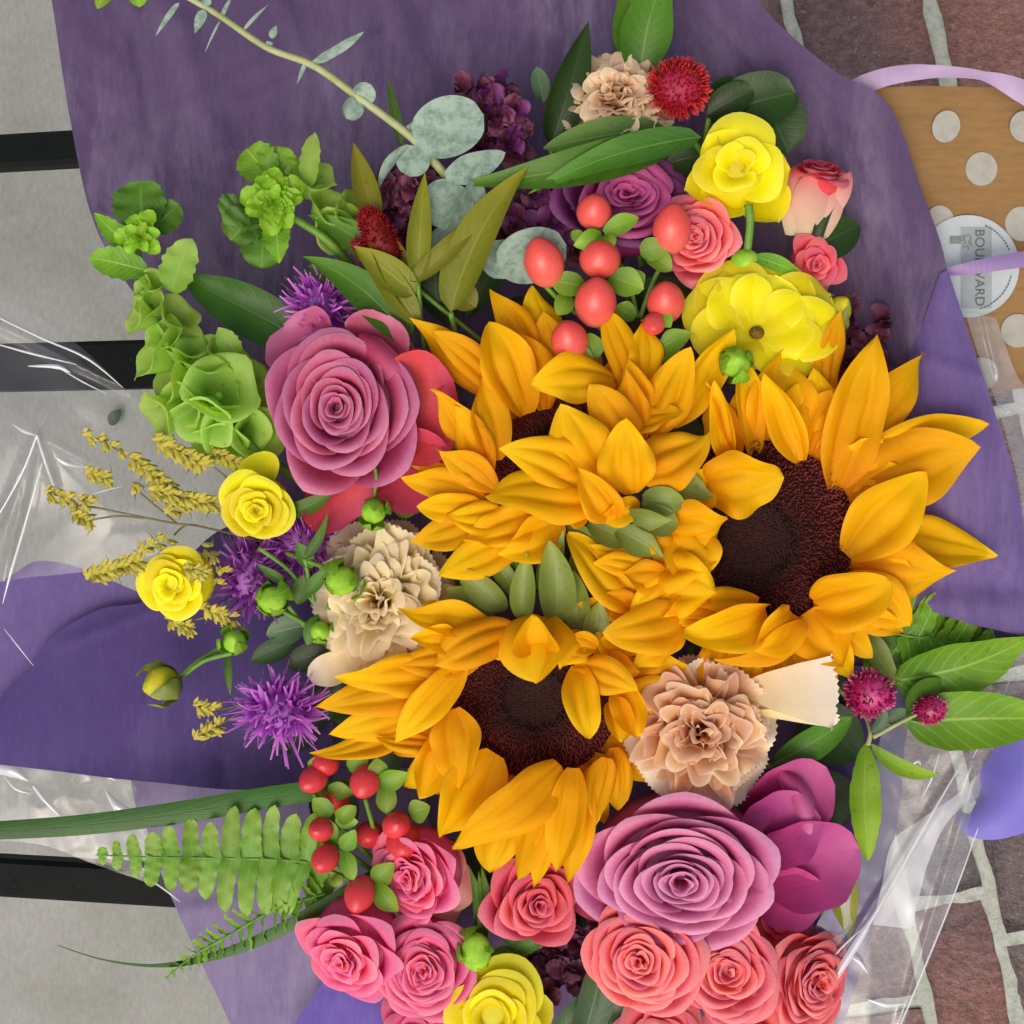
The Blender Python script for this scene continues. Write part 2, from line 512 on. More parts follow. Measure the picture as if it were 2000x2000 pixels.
def rose(name, label, cat, x, y, z, Rp, axis, n, mat, seed, H=.62, inner=.10, point=.16, ruf=.03, lip=.13, outer_mat=None,
         group=None, base=-.55, wide=(105, 52), stem=True, sq=1.0, flare=0.0, calyx=True, expo=1.08, tuck=.13):
    r = random.Random(seed)
    P = V(x, y, z)
    R = frame_of(axis)
    th = Thing(name, label, cat, P, group)
    for i in range(n):
        f = i / (n - 1)
        ri = Rp * (inner + (1 - inner) * f ** expo) * (1 + r.uniform(-.06, .06))
        A = math.radians(wide[0] + (wide[1] - wide[0]) * f ** .7) * r.uniform(.9, 1.1)
        ph = i * 2.39996 + r.uniform(-.45, .45)
        top = Rp * H * (1 - .62 * f ** 1.7) + r.uniform(-.03, .03) * Rp
        bot = Rp * base * (.4 + .6 * f)
        rb = ri * (.72 if f < .35 else .72 - .42 * (f - .35) / .65)
        lipk = lip * (.3 + .8 * f) * r.uniform(.6, 1.3)
        sp_ = .12 * (1 - .6 * f) * r.choice((1, 1, 1, -1))
        p1, p2, p3 = r.random() * 6.28, r.random() * 6.28, r.random() * 6.28
        pk = point * r.uniform(.5, 1.5)
        gap = Rp / max(3.0, n * (wide[0] + wide[1]) / 360) * (.55 + .75 * f)
        rk, hk = max(ri * .35, ri - gap * (1.3 + .9 * f)), top - gap * (1.35 - .35 * f)
        nu, nv = 12, 19
        vs, us = [], []
        for a_ in range(nu):
            t = a_ / (nu - 1)
            for b_ in range(nv):
                v = -1 + 2 * b_ / (nv - 1)
                e = 1 - (.26 * abs(v) ** 3.0) - pk * abs(v) ** 1.2 * f
                tt = t * e
                ang = ph + A * v
                if tt < .3:
                    q = tt / .3
                    rad = rb * .5 + (rk - rb * .5) * q
                    h = bot + (hk - bot) * q
                else:
                    q = (tt - .3) / .7
                    rad = rk + (ri - rk) * q ** (1.5 - .4 * f)
                    h = hk + (top - hk) * math.sin(q * math.pi / 2)
                c = max(0, tt - .74) / .26
                rad += lipk * gap * 3.2 * c ** 2 + flare * Rp * f * tt ** 2
                h -= lipk * gap * 2.2 * c ** 2.5 * (1 + 1.2 * f)
                rad *= (1 + sp_ * v) * (1 - tuck * f * abs(v) ** 2.2 + .03 * f * (1 - abs(v)) ** 2)
                h += .05 * Rp * f * tt * (1 - abs(v)) ** 2 * (pk / max(.01, point))
                rad += Rp * ruf * tt ** 2 * (math.sin(3 * v + p1) * 1.1 + .6 * math.sin(7 * v + p2))
                h += Rp * ruf * tt * math.sin(4 * v + p3) * .8
                vs.append(P + R @ Vector((rad * math.cos(ang) * S, rad * math.sin(ang) * sq * S, h * S)))
                us.append(((v + 1) / 2, tt))
        m = outer_mat if (outer_mat and f > .82) else mat
        th.part('petal', (vs, grid_faces(nu, nv), us), m)
    th.part('gap_filler', ellipsoid(P + R @ Vector((0, 0, -.26 * Rp * S)), R, .80 * Rp, .80 * Rp * sq, (.26 + H * .56) * Rp, 20, 12), mat)  # filler added inside the petals so the gaps between them stay bright
    if calyx:
        th.part('calyx', lathe(P, R, [(Rp * .05, Rp * base * 1.35), (Rp * .2, Rp * base * 1.2), (Rp * .24, Rp * base), (Rp * .3, Rp * base * .75)], 12), 'stem_green')
    if stem:
        stem_to(th, P + R @ Vector((0, 0, Rp * base * 1.25 * S)), R, 100, max(5, Rp * .05))
    return th, P, R

def carnation(label, x, y, z, Rp, axis, n, mat, seed, rim_mat=None, amp=.15, sq=1.0, fans=14):
    r = random.Random(seed)
    P = V(x, y, z)
    R = frame_of(axis)
    th = Thing('carnation', label, 'carnation', P, 'carnations in the bouquet')
    for i in range(n):                                      # upright petals whose lips wander like a maze
        f = (i + .5) / n
        ri = Rp * (.06 + .72 * f ** .72) * r.uniform(.93, 1.07)
        A = math.radians(130 - 55 * f) * r.uniform(.8, 1.2)
        ph = i * 2.39996 + r.uniform(-.6, .6)
        top = Rp * (.34 - .30 * f ** 1.6) + r.uniform(-.05, .05) * Rp
        k1 = (4.0 + 4.2 * f) * r.uniform(.8, 1.25)
        p1, p2, p3, p4_ = (r.random() * 6.28 for _ in range(4))
        am = amp * Rp * r.uniform(.8, 1.3) * (.55 + .6 * f)
        cx, cy = r.uniform(-.10, .10) * Rp, r.uniform(-.10, .10) * Rp
        nu, nv = 9, 57
        vs, us = [], []
        for a_ in range(nu):
            t = a_ / (nu - 1)
            for b_ in range(nv):
                v = -1 + 2 * b_ / (nv - 1)
                e = 1 - .22 * abs(v) ** 4
                tt = t * e
                ang = ph + A * v
                w_ = math.sin(k1 * v + p1) + .55 * math.sin(2.3 * k1 * v + p2) * tt + .10 * math.sin(5.1 * k1 * v + p3) * tt ** 3
                rad = ri * (.45 + .55 * tt) + am * tt ** 1.4 * w_
                rad += .05 * Rp * max(0, tt - .72) ** 2 * 12 * (1 + .8 * math.sin(k1 * v + p4_))
                h = top - .36 * Rp + .36 * Rp * tt ** .8 - .3 * Rp * max(0, .15 - tt) - .05 * Rp * max(0, tt - .8) ** 2 * 25
                h += Rp * .05 * tt * math.sin(1.7 * k1 * v + p3) + .006 * Rp * (b_ % 2) * (t == 1)
                q = Vector((rad * math.cos(ang) + cx * tt, (rad * math.sin(ang) + cy * tt) * sq, h))
                vs.append(P + R @ (q * S)); us.append(((v + 1) / 2, tt))
        th.part('petal', (vs, grid_faces(nu, nv), us), mat)
    base = Vector((0, 0, -.40 * Rp))
    for i in range(fans):                                   # spreading fringed petals round them
        f = (i + .5) / fans
        thta = math.radians(58 + 36 * f) * r.uniform(.95, 1.05)
        phi = i * 2.39996 + r.uniform(-.4, .4)
        d = Vector((math.sin(thta) * math.cos(phi), math.sin(thta) * math.sin(phi), math.cos(thta)))
        s_ = Vector((-math.sin(phi), math.cos(phi), 0))
        nn = s_.cross(d).normalized()
        Lp = Rp * (1.0 + .10 * f) * r.uniform(.88, 1.06)
        fan = math.radians(r.uniform(34, 48))
        k1, k2 = r.uniform(1.4, 2.4), r.uniform(4, 7)
        p1, p2, p3 = (r.random() * 6.28 for _ in range(3))
        am = .085 * Rp * r.uniform(.7, 1.3)
        nu, nv = 10, 43
        vs, us = [], []
        for a_ in range(nu):
            t = a_ / (nu - 1)
            for b_ in range(nv):
                v = -1 + 2 * b_ / (nv - 1)
                an = v * fan
                tooth = (.03 * (b_ % 2) + .03 * math.sin(5 * v + p3)) * (t ** 6)
                ll = Lp * (t * (1 - .10 * v * v) + tooth)
                q = base + (d * math.cos(an) + s_ * math.sin(an)) * ll
                q += nn * (am * t ** 1.8 * (math.sin(k1 * math.pi * v + p1) + .34 * math.sin(k2 * math.pi * v / 2 + p2)))
                q.y *= sq
                vs.append(P + R @ (q * S)); us.append(((v + 1) / 2, t))
        th.part('petal', (vs, grid_faces(nu, nv), us), rim_mat if (rim_mat and f > .3) else mat)
    th.part('calyx', lathe(P, R, [(Rp * .1, -Rp * .95), (Rp * .2, -Rp * .8), (Rp * .22, -Rp * .35), (Rp * .16, -Rp * .3)], 12), 'stem_green')
    stem_to(th, P - R @ Vector((0, 0, Rp * .9 * S)), R, 80, 7)
    return th, P, R

def filaments(P, R, n, rmin, L, rad, seed, spread=1.0, sq=(1, 1, 1), curl=.3, w=2.2, up=0.0):
    """many thin strap florets standing out of an ellipsoid, joined"""
    r = random.Random(seed)
    gs = []
    for i in range(n):
        zc = 1 - (i + .5) / n * (1 + spread)
        zc = max(-1, min(1, zc))
        ph = i * 2.39996
        q = math.sqrt(1 - zc * zc)
        d = Vector((q * math.cos(ph), q * math.sin(ph), zc))
        d = (d + Vector((r.uniform(-.25, .25), r.uniform(-.25, .25), r.uniform(-.25, .25) + up))).normalized()
        b = Vector((d.x * sq[0], d.y * sq[1], d.z * sq[2])) * rmin
        ll = L * r.uniform(.6, 1.2)
        c = Vector((r.uniform(-1, 1), r.uniform(-1, 1), r.uniform(-1, 1))) * curl * ll
        p0, p1 = b, b + d * ll + c * .7
        cc = (p0 + p1) / 2 - c * .4
        sd = d.orthogonal().normalized() if r.random() < .5 else d.cross(d.orthogonal()).normalized()
        vs, us = [], []
        for k in range(5):
            t = k / 4
            p = bez(p0, cc, p1, t)
            hw = w * (1 - .65 * t)
            for s2 in (-1, 1):
                vs.append(P + R @ ((p + sd * hw * s2) * S)); us.append((.5 + .5 * s2, t))
        gs.append((vs, grid_faces(5, 2), us))
    return join(gs)

def ellipsoid(P, R, rx, ry, rz, n=18, m=12, tip=0.0):
    vs, us, fs = [], [], []
    for i in range(m + 1):
        a = math.pi * i / m
        for k in range(n):
            b = 6.28318 * k / n
            zz = -math.cos(a)
            q = math.sin(a)
            if tip and zz > 0:
                q *= 1 - tip * zz ** 2
            vs.append(P + R @ Vector((rx * q * math.cos(b) * S, ry * q * math.sin(b) * S, rz * zz * S)))
            us.append((k / n, i / m))
    for i in range(m):
        for k in range(n):
            fs.append((i * n + k, i * n + (k + 1) % n, (i + 1) * n + (k + 1) % n, (i + 1) * n + k))
    return vs, fs, us

def pxblade(x0, y0, z0, x1, y1, z1, w, **kw):
    return blade(V(x0, y0, z0), V(x1, y1, z1), w * S, **kw)

# ------------------------------------------------------------------ sheets of paper and film
def catmull(ps, t):
    n = len(ps) - 1
    s_ = min(n - 1e-6, max(0, t * n))
    i = int(s_); f = s_ - i
    a, b, c, d = ps[max(0, i - 1)], ps[i], ps[i + 1], ps[min(n, i + 2)]
    return .5 * ((2 * b) + (c - a) * f + (2 * a - 5 * b + 4 * c - d) * f * f + (3 * b - a - 3 * c + d) * f ** 3)

def sheet(rows, nu=50, nv=50, crease=0.0, cscale=18, seed=0, folds=(), wave=0.0, wscale=6, thick=0.0):
    """paper through a net of (px, py, z) points; crease = crumple height in px; folds = [(x0,y0,x1,y1,height,width)] ridges"""
    rv = [[Vector(p) for p in row] for row in rows]
    vs, us = [], []
    so_ = Vector((seed * 3.7, seed * 1.3, 0))
    for i in range(nu):
        t = i / (nu - 1)
        for j in range(nv):
            s_ = j / (nv - 1)
            p = catmull([catmull(row, s_) for row in rv], t)
            q = Vector((p.x / 2000, p.y / 2000, 0))
            h = 0.0
            if crease:
                n1 = 1 - abs(noise.noise(q * cscale + so_)) * 2
                n2 = 1 - abs(noise.noise(q * cscale * 2.3 + so_ * 2)) * 2
                h += crease * (n1 * .7 + n2 * .35)
            if wave:
                h += wave * noise.noise(q * wscale + so_ * 3)
            for x0, y0, x1, y1, fh, fw in folds:
                ax, ay = x1 - x0, y1 - y0
                l2 = ax * ax + ay * ay
                tt = ((p.x - x0) * ax + (p.y - y0) * ay) / l2
                if -.1 < tt < 1.1:
                    dd = abs((p.x - x0) * ay - (p.y - y0) * ax) / math.sqrt(l2)
                    h += fh * max(0, 1 - dd / fw) * max(0, min(1, (tt + .1) * 6, (1.1 - tt) * 6))
            vs.append(V(p.x, p.y, p.z + h)); us.append((s_, t))
    return vs, grid_faces(nu, nv), us

def paper_thing(name, label, cat, mat, rows, **kw):
    g = sheet(rows, **kw)
    c = sum((Vector(v) for v in g[0]), Vector()) / len(g[0])
    th = Thing(name, label, cat, c)
    th.part('sheet', g, mat)
    return th

def one(name, label, cat, geo, mat, group=None, smooth=True):
    """a thing that is a single mesh"""
    verts, faces, uvs = geo
    c = sum((Vector(v) for v in verts), Vector()) / len(verts)
    me = mesh(name, [Vector(v) - c for v in verts], faces, uvs, smooth)
    me.materials.append(MATS[mat])
    ob = bpy.data.objects.new(name, me)
    ob.location = c
    ob['label'] = label
    ob['category'] = cat
    if group:
        ob['group'] = group
    COL.objects.link(ob)
    return ob

def sub(parent, name, geo, mat, kind=None, smooth=True):
    verts, faces, uvs = geo
    c = parent.location
    me = mesh(name, [Vector(v) - c for v in verts], faces, uvs, smooth)
    me.materials.append(MATS[mat])
    ob = bpy.data.objects.new(name, me)
    ob.parent = parent
    if kind:
        ob['kind'] = kind
    COL.objects.link(ob)
    return ob

# ------------------------------------------------------------------ setting materials
t = NT('concrete')
geo = t.n('ShaderNodeTexCoord').outputs['Object']
mp = t.n('ShaderNodeMapping'); mp.inputs['Rotation'].default_value = (0, 0, .9); mp.inputs['Scale'].default_value = (1, .45, 1)
t.l(geo, mp.inputs[0])
n1 = t.noise(230, 6, .7, mp.outputs[0]); n2 = t.noise(9, 5, .6, geo); n3 = t.noise(420, 3, .6, geo)
c = t.ramp(n2, [(.3, lin('#888A82')), (.7, lin('#9C9E98'))])
c = t.mixc(.22, c, t.ramp(n1, [(.35, (.3, .3, .3, 1)), (.65, (.75, .75, .75, 1))]), 'OVERLAY')
spk = t.ramp(n3, [(.30, (1, 1, 1, 1)), (.34, (0, 0, 0, 1))])
c = t.mixc(t.math('MULTIPLY', spk, .5), c, lin('#6E6A60'))
t.done(t.principled(c, .85, .25, t.bump(t.math('ADD', n1, t.math('MULTIPLY', n3, .5)), .5, .0015)))

t = NT('mortar')
geo = t.n('ShaderNodeTexCoord').outputs['Object']
n1 = t.noise(90, 8, .7, geo); n2 = t.noise(14, 4, .6, geo)
c = t.ramp(n1, [(.25, lin('#7E8278')), (.5, lin('#AFB4A8')), (.75, lin('#C8CBC2'))])
c = t.mixc(t.ramp(n2, [(.5, (0, 0, 0, 1)), (.7, (.6, .6, .6, 1))]), c, lin('#A9B49C'))
t.done(t.principled(c, .9, .2, t.bump(n1, .9, .004)))

t = NT('brick')
geo = t.n('ShaderNodeTexCoord').outputs['Object']
oi = t.n('ShaderNodeObjectInfo').outputs['Random']
n1 = t.noise(26, 7, .7, geo); n2 = t.noise(160, 6, .7, geo); n3 = t.noise(8, 3, .5, geo)
c = t.ramp(oi, [(0, lin('#94847C')), (.35, lin('#9C8074')), (.7, lin('#A4766C')), (1, lin('#9C8E84'))])
c = t.mixc(t.ramp(n3, [(.4, (0, 0, 0, 1)), (.62, (.55, .55, .55, 1))]), c, lin('#62626A'))
c = t.mixc(.55, c, t.ramp(n2, [(.3, (.15, .15, .15, 1)), (.7, (.8, .8, .8, 1))]), 'OVERLAY')
c = t.mixc(t.ramp(n1, [(.60, (0, 0, 0, 1)), (.72, (.5, .5, .5, 1))]), c, lin('#4A403C'))
sp_ = t.ramp(t.noise(330, 2, .5, geo), [(.63, (0, 0, 0, 1)), (.70, (.8, .8, .8, 1))])
c = t.mixc(sp_, c, lin('#A8A098'))
t.done(t.principled(c, .85, .25, t.bump(t.math('ADD', n2, t.math('MULTIPLY', n1, 1.6)), 1.0, .008)))

t = NT('black_metal')
geo = t.n('ShaderNodeTexCoord').outputs['Object']
n1 = t.noise(60, 5, .6, geo); n2 = t.noise(700, 2, .5, geo)
c = t.ramp(n1, [(.3, lin('#080B0A')), (.7, lin('#101413'))])
c = t.mixc(t.ramp(n2, [(.7, (0, 0, 0, 1)), (.76, (.5, .5, .5, 1))]), c, lin('#5A605C'))
t.done(t.principled(c, .55, .12, t.bump(n1, .1, .001)))

def tissue_mat(name, c0, c1, scuff, trans=.3, see=0.0, scuffk=.6):
    t = NT(name)
    geo = t.n('ShaderNodeTexCoord').outputs['Object']
    mp = t.n('ShaderNodeMapping'); mp.inputs['Rotation'].default_value = (0, 0, .5); mp.inputs['Scale'].default_value = (1, .3, 1)
    t.l(geo, mp.inputs[0])
    fib = t.noise(420, 5, .7, mp.outputs[0]); cl = t.noise(22, 6, .65, geo); big = t.noise(7, 3, .5, geo)
    mp2 = t.n('ShaderNodeMapping'); mp2.inputs['Rotation'].default_value = (0, 0, -.25); mp2.inputs['Scale'].default_value = (1, .22, 1)
    t.l(geo, mp2.inputs[0])
    sc = t.noise(48, 8, .75, mp2.outputs[0])
    c = t.mixc(cl, c0, c1)
    c = t.mixc(.16, c, t.ramp(fib, [(.35, (.25, .25, .25, 1)), (.65, (.8, .8, .8, 1))]), 'OVERLAY')
    sf = t.math('MULTIPLY', t.ramp(sc, [(.44, (0, 0, 0, 1)), (.64, (1, 1, 1, 1))]), t.ramp(big, [(.38, (0, 0, 0, 1)), (.6, (scuffk, scuffk, scuffk, 1))]))
    c = t.mixc(sf, c, scuff)
    nrm = t.bump(t.math('ADD', t.math('MULTIPLY', fib, .25), cl), .25, .0025)
    p = t.principled(c, .8, .15, nrm)
    tr = t.n('ShaderNodeBsdfTranslucent'); t.l(c, tr.inputs[0])
    mx = t.n('ShaderNodeMixShader'); mx.inputs[0].default_value = trans
    t.l(p, mx.inputs[1]); t.l(tr.outputs[0], mx.inputs[2])
    sh = mx.outputs[0]
    if see:
        tp = t.n('ShaderNodeBsdfTransparent'); t.l(c, tp.inputs[0])
        m2 = t.n('ShaderNodeMixShader'); m2.inputs[0].default_value = see
        t.l(sh, m2.inputs[1]); t.l(tp.outputs[0], m2.inputs[2]); sh = m2.outputs[0]
    t.done(sh)

tissue_mat('tissue_dusk', lin('#574668'), lin('#675577'), lin('#9688A2'), .25, scuffk=.6)  # the tissue tones copy one purple paper, lit and shaded in the colour
tissue_mat('tissue_violet', lin('#52437A'), lin('#604F88'), lin('#8274A4'), .25, scuffk=.3)
tissue_mat('tissue_lit', lin('#6A5892'), lin('#7C69A0'), lin('#9C8CB8'), .3, scuffk=.4)  # lighter copy of the purple, light painted into the colour
tissue_mat('tissue_lit_through', lin('#8A7CA4'), lin('#9A8CB2'), lin('#B2A8C2'), .3, see=.12, scuffk=.5)  # paler copy of the purple, paints light passing through one layer
tissue_mat('tissue_blue', lin('#6E5CAE'), lin('#7E6CBE'), lin('#9488C8'), .25, scuffk=.3)

t = NT('kraft')
geo = t.n('ShaderNodeTexCoord').outputs['Object']
mp = t.n('ShaderNodeMapping'); mp.inputs['Scale'].default_value = (.12, 1, 1)
t.l(geo, mp.inputs[0])
n1 = t.noise(300, 5, .7, mp.outputs[0]); n2 = t.noise(14, 4, .6, geo)
c = t.mixc(n2, lin('#826238'), lin('#9C7A4C'))
c = t.mixc(.3, c, t.ramp(n1, [(.35, (.3, .3, .3, 1)), (.65, (.7, .7, .7, 1))]), 'OVERLAY')
t.done(t.principled(c, .7, .3, t.bump(n1, .15, .0008)))
solid_mat('dot_white', lin('#9E9C90'), lin('#AEAC9F'), 200, .6, .3, bump=.1)
solid_mat('label_white', lin('#AEB8B8'), lin('#BCC4C4'), 60, .4, .4, bump=.05)
solid_mat('label_grey', lin('#929C9C'), lin('#9CA4A6'), 200, .5, .3, bump=.05)
solid_mat('ink_dark', lin('#4E5A56'), lin('#626E6A'), 300, .6, .2, bump=.05)
solid_mat('ink_green', lin('#6C7E76'), lin('#86948C'), 300, .6, .2, bump=.05)
solid_mat('white_strip', lin('#C0C8C6'), lin('#D4DAD8'), 40, .5, .3, bump=.2)
solid_mat('thin_line', lin('#4A4A40'), lin('#5E5E50'), 40, .6, .3, bump=.1)

def ribbon_mat(name, c0, c1, ribs=90, rough=.38, rk=.5):
    t = NT(name)
    uv = t.n('ShaderNodeUVMap').outputs[0]
    sp = t.n('ShaderNodeSeparateXYZ'); t.l(uv, sp.inputs[0])
    st = t.math('SINE', t.math('MULTIPLY', sp.outputs[1], ribs * 6.283))
    geo = t.n('ShaderNodeTexCoord').outputs['Object']
    c = t.mixc(t.noise(30, 3, .5, geo), c0, c1)
    p = t.principled(c, rough, .5, t.bump(st, rk, .0006), **{'Sheen Weight': .2})
    tr = t.n('ShaderNodeBsdfTranslucent'); t.l(c, tr.inputs[0])
    mx = t.n('ShaderNodeMixShader'); mx.inputs[0].default_value = .25
    t.l(p, mx.inputs[1]); t.l(tr.outputs[0], mx.inputs[2])
    t.done(mx.outputs[0])
ribbon_mat('ribbon_pale', lin('#B098BC'), lin('#BEA8CA'), 20, .4, .06)
ribbon_mat('ribbon_lilac', lin('#8C72A6'), lin('#9A82B2'), 20, .4, .06)
ribbon_mat('ribbon_violet', lin('#7A70D0'), lin('#8A80DC'), 150, .36, .3)

def film_mat(name, gloss=.10, milk=.05, edge=.6):
    t = NT(name)
    geo = t.n('ShaderNodeTexCoord').outputs['Object']
    nrm = t.bump(t.noise(14, 2, .5, geo), .12, .003)
    tp = t.n('ShaderNodeBsdfTransparent'); tp.inputs[0].default_value = (.97, .98, .98, 1)
    gl = t.n('ShaderNodeBsdfGlossy'); gl.inputs['Roughness'].default_value = .16
    t.l(nrm, gl.inputs['Normal'])
    lw = t.n('ShaderNodeLayerWeight'); lw.inputs[0].default_value = .35
    t.l(nrm, lw.inputs[1])
    fac = t.math('ADD', t.math('MULTIPLY', lw.outputs['Facing'], edge), gloss)
    m1 = t.n('ShaderNodeMixShader'); t.l(fac, m1.inputs[0])
    t.l(tp.outputs[0], m1.inputs[1]); t.l(gl.outputs[0], m1.inputs[2])
    df = t.n('ShaderNodeBsdfDiffuse'); df.inputs[0].default_value = (.8, .82, .84, 1)
    m2 = t.n('ShaderNodeMixShader'); m2.inputs[0].default_value = milk
    t.l(m1.outputs[0], m2.inputs[1]); t.l(df.outputs[0], m2.inputs[2])
    t.done(m2.outputs[0])
film_mat('film', .03, .06, .28)
film_mat('film_right', .07, .15, .4)
film_mat('film_glint', .35, .55, .5)  # whitened film that paints bright reflections along the folds
film_mat('film_double', .08, .16, .4)
film_mat('film_strip', .04, .55, .3)

# ------------------------------------------------------------------ ground: concrete, brick paving
g = 15.0
struct('ground', ([(-g, -g, 0), (g, -g, 0), (g, g, 0), (-g, g, 0)], [(0, 1, 2, 3)], [(0, 0), (1, 0), (1, 1), (0, 1)]), 'concrete')
HB = .014
JA, JB = F(1535, 0, HB), F(1945, 1800, HB)
dj = (JB - JA); dj.z = 0; dj.normalize()
nj = Vector((-dj.y, dj.x, 0))
if nj.x < 0:
    nj = -nj
def coord(p):
    q = p - JA
    return q.dot(nj), q.dot(dj)
w_j2 = coord(F(1832, 80, HB))[0]
w_j0 = coord(F(1790, 1870, HB))[0]
strips = [(w_j0 - (w_j2), w_j0), (w_j0, 0.0), (0.0, w_j2), (w_j2, w_j2 * 2), (w_j2 * 2, w_j2 * 3), (w_j2 * 3, w_j2 * 4)]
BL = .215
ph_a = coord(F(1860, 1757, HB))[1]
ph_b = coord(F(1985, 1833, HB))[1]
phase = {0: ph_b + .04, 1: ph_a, 2: ph_b, 3: ph_b + BL * .5 + .075, 4: ph_b + .03, 5: ph_b + .1}
b0, b1, l0, l1 = strips[0][0] - .004, strips[-1][1], -.35, 1.35
bed = [JA + nj * x + dj * y for x, y in ((b0, l0), (b1, l0), (b1, l1), (b0, l1))]
nb = 40
vs, us = [], []
for i in range(120):
    for j in range(nb):
        p = JA + nj * (b0 + (b1 - b0) * j / (nb - 1)) + dj * (l0 + (l1 - l0) * i / 119)
        vs.append((p.x, p.y, .0118 + .0012 * noise.noise(p * 60))); us.append((0, 0))
paving = struct('brick_paving', (vs, grid_faces(120, nb), us), 'mortar', True)
rb_ = random.Random(3)
for k, (s0, s1) in enumerate(strips):
    y = phase[k]
    while y > l0 + BL:
        y -= BL
    while y + BL < l1:
        ja = .006
        a0, a1, c0_, c1_ = s0 + ja, s1 - ja, y + ja, y + BL - ja
        nx, ny = 8, 16
        zt = HB + rb_.uniform(-.0006, .0022)
        sd = rb_.random() * 50
        bv, bu = [], []
        for i in range(ny):
            for j in range(nx):
                fx, fy = j / (nx - 1), i / (ny - 1)
                x = a0 + (a1 - a0) * fx; yy = c0_ + (c1_ - c0_) * fy
                q = Vector((x * 45 + sd, yy * 45, sd))
                edge_ = min(fx, 1 - fx, fy * 1.6, (1 - fy) * 1.6)
                if edge_ < .02:
                    x += .0042 * noise.noise(q) + .002 * noise.noise(q * 3); yy += .0042 * noise.noise(q + Vector((9, 0, 0)))
                zz = zt + .0016 * noise.noise(q * 1.2) + .0008 * noise.noise(q * 3.1)
                if edge_ < .02:
                    zz = zt - .0018
                p = JA + nj * x + dj * yy
                bv.append(Vector((p.x, p.y, zz))); bu.append((fx, fy))
        fs = grid_faces(ny, nx)
        ring = [j for j in range(nx)] + [i * nx + nx - 1 for i in range(1, ny)] + [(ny - 1) * nx + j for j in range(nx - 2, -1, -1)] + [i * nx for i in range(ny - 2, 0, -1)]
        o = len(bv)
        for r_ in ring:
            q = bv[r_].copy(); q.z = .003; bv.append(q); bu.append((0, 0))
        for q in range(len(ring)):
            n_ = (q + 1) % len(ring)
            fs.append((ring[q], ring[n_], o + n_, o + q))
        me = mesh('brick', bv, fs, bu)
        me.materials.append(MATS['brick'])
        ob = bpy.data.objects.new('brick', me)
        ob.parent = paving
        COL.objects.link(ob)
        y += BL

# ------------------------------------------------------------------ slatted bench
def boxgeo(p0, p1, bev=.002):
    x0, y0, z0 = p0; x1, y1, z1 = p1
    vs = []
    for z, e in ((z0, 0), (z1 - bev, 0), (z1, bev)):
        vs += [(x0 + e, y0 + e, z), (x1 - e, y0 + e, z), (x1 - e, y1 - e, z), (x0 + e, y1 - e, z)]
    fs = [(3, 2, 1, 0), (8, 9, 10, 11)]
    for l in (0, 4):
        for i in range(4):
            fs.append((l + i, l + (i + 1) % 4, l + 4 + (i + 1) % 4, l + 4 + i))
    return vs, fs, [(0, 0)] * 12
HS = .45
bench = Thing('slatted_bench', 'black metal bench slats under the bouquet above the concrete', 'bench', (-.2, 0, 0))
xr = F(1380, 1000, HS).x
for py, wpx in ((293, 66), (716, 92), (1215, 88), (1716, 76)):
    a, b = F(0, py - wpx / 2, HS), F(0, py + wpx / 2, HS)
    bench.part('slat', boxgeo((-1.0, b.y, HS - .012), (xr, a.y, HS), .0025), 'black_metal', smooth=False)
ya, yb = F(0, -250, HS).y, F(0, 2250, HS).y
for x0 in (-.98, xr - .045):
    bench.part('rail', boxgeo((x0, yb, HS - .035), (x0 + .03, ya, HS - .0125)), 'black_metal', smooth=False)
    for yy in (ya - .03, yb):
        bench.part('leg', boxgeo((x0 + .003, yy, .0), (x0 + .027, yy + .025, HS - .0352)), 'black_metal', smooth=False)

